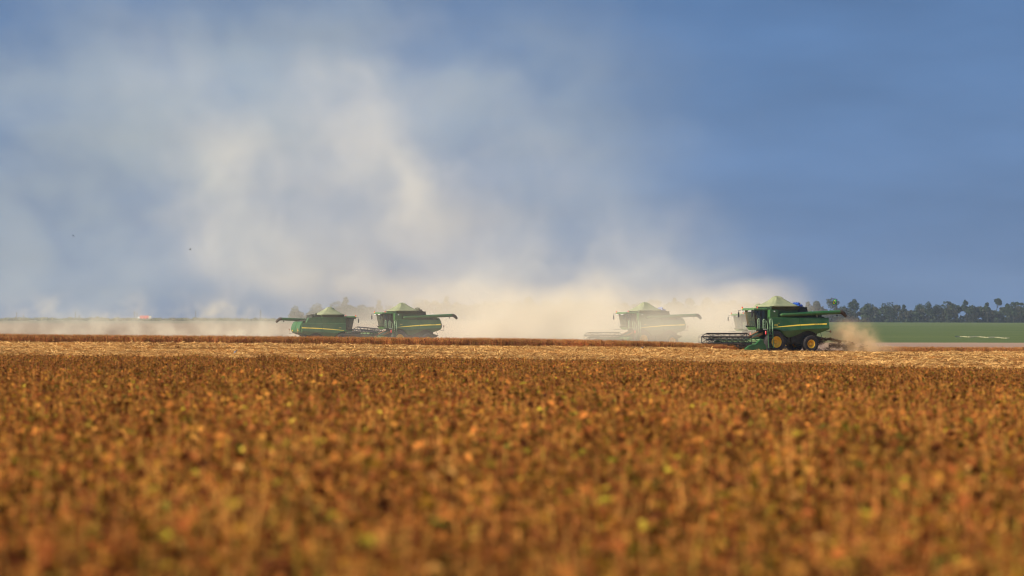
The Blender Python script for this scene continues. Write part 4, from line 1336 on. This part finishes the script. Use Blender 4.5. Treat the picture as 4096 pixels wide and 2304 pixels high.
# ------------------------------------------------------------------ birds
M['b_dark'] = mat('dark_plumage', (.035, .04, .05), .7)
M['b_grey'] = mat('grey_plumage', (.20, .22, .25), .7)
M['b_white'] = mat('white_plumage', (.75, .74, .70), .8)
M['b_leg'] = mat('bird_leg', (.35, .08, .05), .6)
def bird(px, d, label, face=1, pitch=0.0, group='lapwings standing on the stubble'):
    x = (px - 2048) * d / FPX
    t = empty('bird', (x, d, ground_at(x, d) + .02), 0 if face > 0 else PI); tag(t, label, 'bird', group)
    # body lathe along x with upright tilt
    prof = [(-.20, .008), (-.15, .022), (-.08, .052), (0, .075), (.07, .070), (.12, .045), (.15, .030), (.175, .034), (.20, .036), (.225, .026), (.24, .012), (.27, .004), (.285, .001)]
    vs = []; nn = 12
    for (a, r_) in prof:
        t_ = max(0, a - .05)
        px_ = a * math.cos(.85 + pitch); pz = .17 + a * math.sin(.85 + pitch)
        if a > .13: px_ += (a - .13) * .35
        for j in range(nn):
            q = 2 * PI * j / nn
            tx, tz = -math.sin(.85 + pitch), math.cos(.85 + pitch)
            vs.append((px_ + tx * r_ * math.cos(q), r_ * .85 * math.sin(q), pz + tz * r_ * math.cos(q)))
    mb = MB()
    for i in range(len(prof) - 1):
        for j in range(nn):
            a = prof[i][0]; up = math.cos(2 * PI * (j + .5) / nn) > -.05
            mb.m = 0 if (a > .05 or a < -.10) else (1 if up else 2)
            mb.f.append((i * nn + j, i * nn + (j + 1) % nn, (i + 1) * nn + (j + 1) % nn, (i + 1) * nn + j)); mb.sm.append(True); mb.mi.append(mb.m)
    mb.v = vs
    mb.build('body', [M['b_dark'], M['b_grey'], M['b_white']], t)
    mb = MB()
    for s2 in (-1, 1):
        mb.tube([(.0, s2 * .025, .12), (-.01, s2 * .025, .06), (.005, s2 * .025, 0)], .005, 5)
        mb.tube([(.005, s2 * .025, .003), (.04, s2 * .025, .003)], .004, 4)
        mb.build('leg', M['b_leg'], t); mb = MB()
    for s2 in (-1, 1):
        wm = MB(); wm.add([(.06, s2 * .066, .235), (-.0, s2 * .072, .215), (-.12, s2 * .035, .045), (-.05, s2 * .060, .12), (.03, s2 * .068, .17)], [(0, 1, 2, 3, 4)])
        wm.build('wing', M['b_grey'], t)
    return t
bird(940, 300, 'dark and white bird standing alone on the left of the stubble')
bird(2566, 345, 'grey bird at the foot of the uncut strip')
bird(2771, 268, 'bird at the edge of the foreground crop, lowest of the three on the ground', pitch=.25)
def flying(px, py, d, label, tilt):
    s = FPX / d
    t = empty('flying_bird', ((px - 2048) / s, d, (1335 - py) / s + EYE), R(40)); t.rotation_euler.x = tilt
    t.scale = (.62, .62, .62)
    tag(t, label, 'bird', 'birds flying in the dusty sky')
    mb = MB(); mb.tube([(-.16, 0, 0), (-.08, 0, 0), (.0, 0, 0), (.08, 0, .01), (.12, 0, .02), (.17, 0, .015)], [.01, .03, .05, .035, .03, .004], 8); mb.build('body', M['b_dark'], t)
    for s2 in (-1, 1):
        mb = MB(); mb.add([(.05, s2 * .03, .01), (.06, s2 * .16, .07), (-.02, s2 * .30, .05), (-.06, s2 * .16, .05), (-.06, s2 * .03, .0)], [(0, 1, 2, 3, 4)]); mb.build('wing', M['b_dark'], t)
flying(293, 944, 330, 'tiny dark bird high in the sky at far left', .4)
flying(760, 998, 330, 'tiny dark bird in the sky lower and right of the other flying one', -.5)

# ------------------------------------------------------------------ dust
def dust_material(name, col, density, aniso=0.1):
    m = bpy.data.materials.new(name)
    m.use_nodes = True
    n = m.node_tree; n.nodes.clear()
    o = n.nodes.new('ShaderNodeOutputMaterial')
    pv = n.nodes.new('ShaderNodeVolumePrincipled')
    pv.inputs['Color'].default_value = (*col, 1)
    pv.inputs['Density'].default_value = density
    pv.inputs['Density Attribute'].default_value = 'density'
    pv.inputs['Anisotropy'].default_value = aniso
    n.links.new(pv.outputs[0], o.inputs['Volume'])
    return m

def dust(name, label, mn, mx_, res, blobs, material, nscale=.05, warp=6.0, lo=.36, hi=.62, floor=.0, stretch=(1, 1, 1), seed=0.0, wz=(1, 1, 1)):
    """density grid: sum of soft billows (x, d, z, rx, rd, rz, strength) broken up by turbulence"""
    me = bpy.data.meshes.new(name)
    me.from_pydata([mn, mx_], [], [])
    o = bpy.data.objects.new(name, me); COL.objects.link(o)
    g = bpy.data.node_groups.new(name, 'GeometryNodeTree')
    g.interface.new_socket('Geometry', in_out='INPUT', socket_type='NodeSocketGeometry')
    g.interface.new_socket('Geometry', in_out='OUTPUT', socket_type='NodeSocketGeometry')
    N = g.nodes.new; K = g.links.new
    go = N('NodeGroupOutput')
    vc = N('GeometryNodeVolumeCube')
    vc.inputs['Min'].default_value = mn; vc.inputs['Max'].default_value = mx_
    for a, r_ in zip('XYZ', res): vc.inputs['Resolution ' + a].default_value = r_
    pos = N('GeometryNodeInputPosition')
    def vmath(op, a, b_=None, sc=None):
        q = N('ShaderNodeVectorMath'); q.operation = op
        if isinstance(a, tuple): q.inputs[0].default_value = a
        else: K(a, q.inputs[0])
        if b_ is not None:
            if isinstance(b_, tuple): q.inputs[1].default_value = b_
            else: K(b_, q.inputs[1])
        if sc is not None: q.inputs['Scale'].default_value = sc
        return q
    def math_(op, a, b_=None, c=None):
        q = N('ShaderNodeMath'); q.operation = op
        for i, v in enumerate((a, b_, c)):
            if v is None: continue
            if isinstance(v, (int, float)): q.inputs[i].default_value = v
            else: K(v, q.inputs[i])
        return q.outputs[0]
    off = vmath('ADD', pos.outputs[0], (seed * 31.7, seed * 17.3, seed * 5.1)).outputs[0]
    nw = N('ShaderNodeTexNoise'); nw.inputs['Scale'].default_value = nscale * .7; nw.inputs['Detail'].default_value = 3
    K(vmath('MULTIPLY', off, wz).outputs[0], nw.inputs['Vector'])
    wv_ = vmath('SCALE', vmath('SUBTRACT', nw.outputs['Color'], (.5, .5, .5)).outputs[0], sc=warp * 2).outputs[0]
    p = vmath('ADD', pos.outputs[0], wv_).outputs[0]
    acc = None
    for (bx, bd, bz, rx, rdp, rz, st) in blobs:
        dlt = vmath('MULTIPLY', vmath('SUBTRACT', p, (bx, bd, bz)).outputs[0], (1 / rx, 1 / rdp, 1 / rz)).outputs[0]
        dt = vmath('DOT_PRODUCT', dlt, dlt).outputs['Value']
        e = math_('MULTIPLY', math_('EXPONENT', math_('MULTIPLY', dt, -1.0)), st)
        acc = e if acc is None else math_('ADD', acc, e)
    nt_ = N('ShaderNodeTexNoise'); nt_.inputs['Scale'].default_value = nscale; nt_.inputs['Detail'].default_value = 6; nt_.inputs['Roughness'].default_value = .62
    K(vmath('MULTIPLY', vmath('ADD', off, wv_).outputs[0], stretch).outputs[0], nt_.inputs['Vector'])
    mrn = N('ShaderNodeMapRange'); mrn.interpolation_type = 'SMOOTHSTEP'
    mrn.inputs['From Min'].default_value = lo; mrn.inputs['From Max'].default_value = hi
    mrn.inputs['To Min'].default_value = floor; mrn.inputs['To Max'].default_value = 1.0
    K(nt_.outputs[0], mrn.inputs[0])
    den = math_('MULTIPLY', acc, mrn.outputs[0])
    den = math_('MAXIMUM', math_('SUBTRACT', den, .004), 0.0)
    K(den, vc.inputs['Density'])
    sm = N('GeometryNodeSetMaterial'); sm.inputs['Material'].default_value = material
    K(vc.outputs[0], sm.inputs[0]); K(sm.outputs[0], go.inputs[0])
    md = o.modifiers.new('dust', 'NODES'); md.node_group = g
    me.materials.append(material)
    tag(o, label, 'dust cloud', kind='stuff')
    return o

def bl(px, py, rx, ry, st, d=500, rd_=16):
    """billow whose size and place were measured in the photo at its own distance"""
    s = FPX / d
    return ((px - 2048) / s, d, (1335 - py) / s + EYE, rx / s, rd_, ry / s, st)
bank = [
 # dense cream bank along the ground between the harvesters
 bl(1960, 1300, 260, 70, 1.5, 520), bl(2200, 1290, 330, 75, 1.7, 505), bl(2550, 1290, 330, 80, 1.7, 500), bl(2860, 1270, 230, 80, 1.4, 490), bl(3060, 1260, 100, 55, .6, 482),
 bl(1500, 1300, 300, 60, .8, 625), bl(2700, 1180, 260, 60, .75, 495), bl(2300, 1200, 330, 70, .75), bl(1850, 1200, 330, 70, .7, 530), bl(2960, 1170, 130, 40, .35, 480),
 bl(1450, 1170, 360, 70, .40, 625), bl(3010, 1200, 60, 45, .25, 480)]
dm0 = dust_material('dust_bank', (0.93, 0.865, 0.71), 0.057, 0.0)
dust('dust_bank', 'dense cream dust bank along the ground between the combines', (-60, 455, -1.5), (48, 665, 14), (220, 130, 60), bank, dm0, nscale=.15, warp=4.2, lo=.34, hi=.66, floor=.16, seed=7, stretch=(1, .3, .9), wz=(1, .3, 1))
big = [
 bl(1580, 1030, 160, 90, .45, 560, 9), bl(1000, 700, 160, 120, .3, 580, 8),
 bl(2050, 1090, 340, 110, .60, 520, 9), bl(1400, 1120, 380, 110, .60, 590, 9), bl(1120, 1060, 260, 150, .45, 600, 9), bl(2520, 1080, 280, 90, .50, 505, 8), bl(2800, 1115, 170, 50, .55, 500, 7),
 bl(1720, 940, 300, 170, .55, 540, 9), bl(2150, 970, 320, 130, .42, 520, 9), bl(1350, 930, 320, 190, .42, 575, 9), bl(2520, 940, 240, 100, .25, 510, 9),
 # rising column, leaning to the left as it goes up
 bl(1600, 800, 210, 170, .55, 535, 8), bl(1480, 650, 210, 160, .60, 540, 8), bl(1720, 700, 150, 150, .34, 530, 8), bl(1420, 490, 190, 150, .48, 550, 8), bl(1480, 350, 180, 110, .36, 550, 8), bl(1370, 270, 170, 70, .26, 555, 8), bl(1250, 400, 150, 130, .26, 560, 8),
 bl(960, 540, 200, 170, .34, 580, 8), bl(800, 740, 190, 190, .36, 585, 8), bl(880, 940, 260, 180, .38, 590, 8), bl(1150, 760, 260, 230, .38, 570, 8), bl(1960, 640, 260, 180, .20, 525, 8), bl(2300, 760, 240, 170, .18, 520, 8), bl(1850, 420, 260, 200, .12, 530, 8), bl(650, 330, 300, 220, .16, 590, 8), bl(1500, 120, 380, 110, .12, 560, 8)]
dm1 = dust_material('dust_high', (0.885, 0.88, 0.80), 0.072, 0.0)
dust('dust_cloud', 'huge pale dust plume rising over the combines', (-86, 480, -1.5), (40, 625, 54), (290, 90, 150), big, dm1, nscale=.105, warp=6.0, lo=.33, hi=.69, floor=.28, seed=4, stretch=(1, .22, .85), wz=(1, .25, 1))
veil = [bl(500, 350, 700, 420, .60, 620, 22), bl(500, 900, 800, 420, .60, 620, 22), bl(1500, 250, 700, 330, .45, 600, 22), bl(2250, 650, 500, 420, .34, 590, 22), bl(0, 1180, 900, 150, .3, 620, 22), bl(1500, 800, 800, 400, .3, 620, 22), bl(2700, 1000, 350, 200, .25, 560, 20)]
dmv = dust_material('dust_veil_high', (0.84, 0.91, 0.80), 0.0185, 0.0)
dust('thin_dust', 'thin grey dust veil spread over the left half of the sky', (-115, 540, -1.0), (52, 690, 70), (200, 50, 90), veil, dmv, nscale=.055, warp=9.0, lo=.34, hi=.68, floor=.30, seed=9, stretch=(1, .25, 1.3), wz=(1, .3, 1))
# dust in front of the half-hidden harvester and over the left field
dm2 = dust_material('dust_low', (0.95, 0.90, 0.74), 0.055, 0.0)
front = [bl(2500, 1340, 260, 60, .95, 432, 8), bl(2720, 1320, 200, 70, 1.1, 436, 8), bl(2900, 1330, 160, 60, .9, 434, 7), bl(2620, 1260, 200, 60, .50, 436, 8), bl(2250, 1330, 200, 45, .6, 436, 8),
         bl(3000, 1290, 80, 50, .45, 430, 7), bl(1750, 1350, 200, 30, .35, 436, 6), bl(1500, 1355, 150, 22, .25, 436, 6), bl(1700, 1290, 220, 80, .28, 436, 6), bl(1230, 1300, 220, 70, .26, 436, 6)]
dust('dust_veil', 'cream dust drifting in front of the half hidden combine', (-36, 405, -1.5), (42, 452, 12), (200, 90, 45), front, dm2, nscale=.16, warp=1.6, lo=.25, hi=.7, floor=.35, seed=2)
dm3 = dust_material('dust_left', (0.95, 0.86, 0.66), 0.042, 0.0)
left = [bl(100, 1340, 260, 50, .8, 740, 20), bl(480, 1330, 240, 55, .9, 740, 20), bl(850, 1320, 220, 60, 1.3, 740, 20), bl(1080, 1345, 160, 45, 1.2, 740, 20),
        bl(160, 1235, 120, 50, .75, 740, 12), bl(330, 1270, 120, 30, .5, 740, 12), bl(510, 1225, 90, 50, .65, 740, 12), bl(880, 1235, 130, 40, 1.1, 740, 12), bl(700, 1275, 120, 26, .6, 740, 12), bl(1500, 1330, 300, 60, .6, 740, 20)]
dust('low_dust', 'low tan dust trailing over the left field behind the harvesters', (-106, 690, -1.2), (0, 790, 11), (200, 80, 45), left, dm3, nscale=.22, warp=3.4, lo=.42, hi=.62, floor=.05, seed=3, stretch=(1, .25, 1), wz=(1, .3, 1))
# dust kicked up by the near harvester
dm4 = dust_material('dust_kicked', (0.86, 0.64, 0.37), 0.75, 0.0)
kick = [bl(3420, 1350, 60, 40, .9, 369, 3), bl(3460, 1390, 60, 22, 1.1, 369, 3.5), bl(3390, 1318, 45, 28, .35, 370, 3), bl(3360, 1360, 40, 40, .5, 370, 3), bl(3500, 1402, 60, 12, .7, 368, 3)]
dust('kicked_up_dust', 'brown dust kicked up behind the sharpest combine', (28, 361, -1.2), (39, 377, 4.5), (110, 110, 60), kick, dm4, nscale=.75, warp=1.1, lo=.36, hi=.64, floor=.06, seed=6, stretch=(1, .4, 1), wz=(1, .4, 1))

# ------------------------------------------------------------------ haze
mb = MB(); mb.box(-1500, 1500, -80, 4000, -12, 60)
hz = bpy.data.materials.new('haze_air'); hz.use_nodes = True
hn_ = hz.node_tree; hn_.nodes.clear()
ho = hn_.nodes.new('ShaderNodeOutputMaterial'); hv = hn_.nodes.new('ShaderNodeVolumePrincipled')
hv.inputs['Color'].default_value = (.62, .74, .95, 1); hv.inputs['Density'].default_value = .000042
hn_.links.new(hv.outputs[0], ho.inputs['Volume'])
hzo = mb.build('haze', hz)
tag(hzo, 'thin blue haze over the whole farmland', 'haze', kind='stuff')
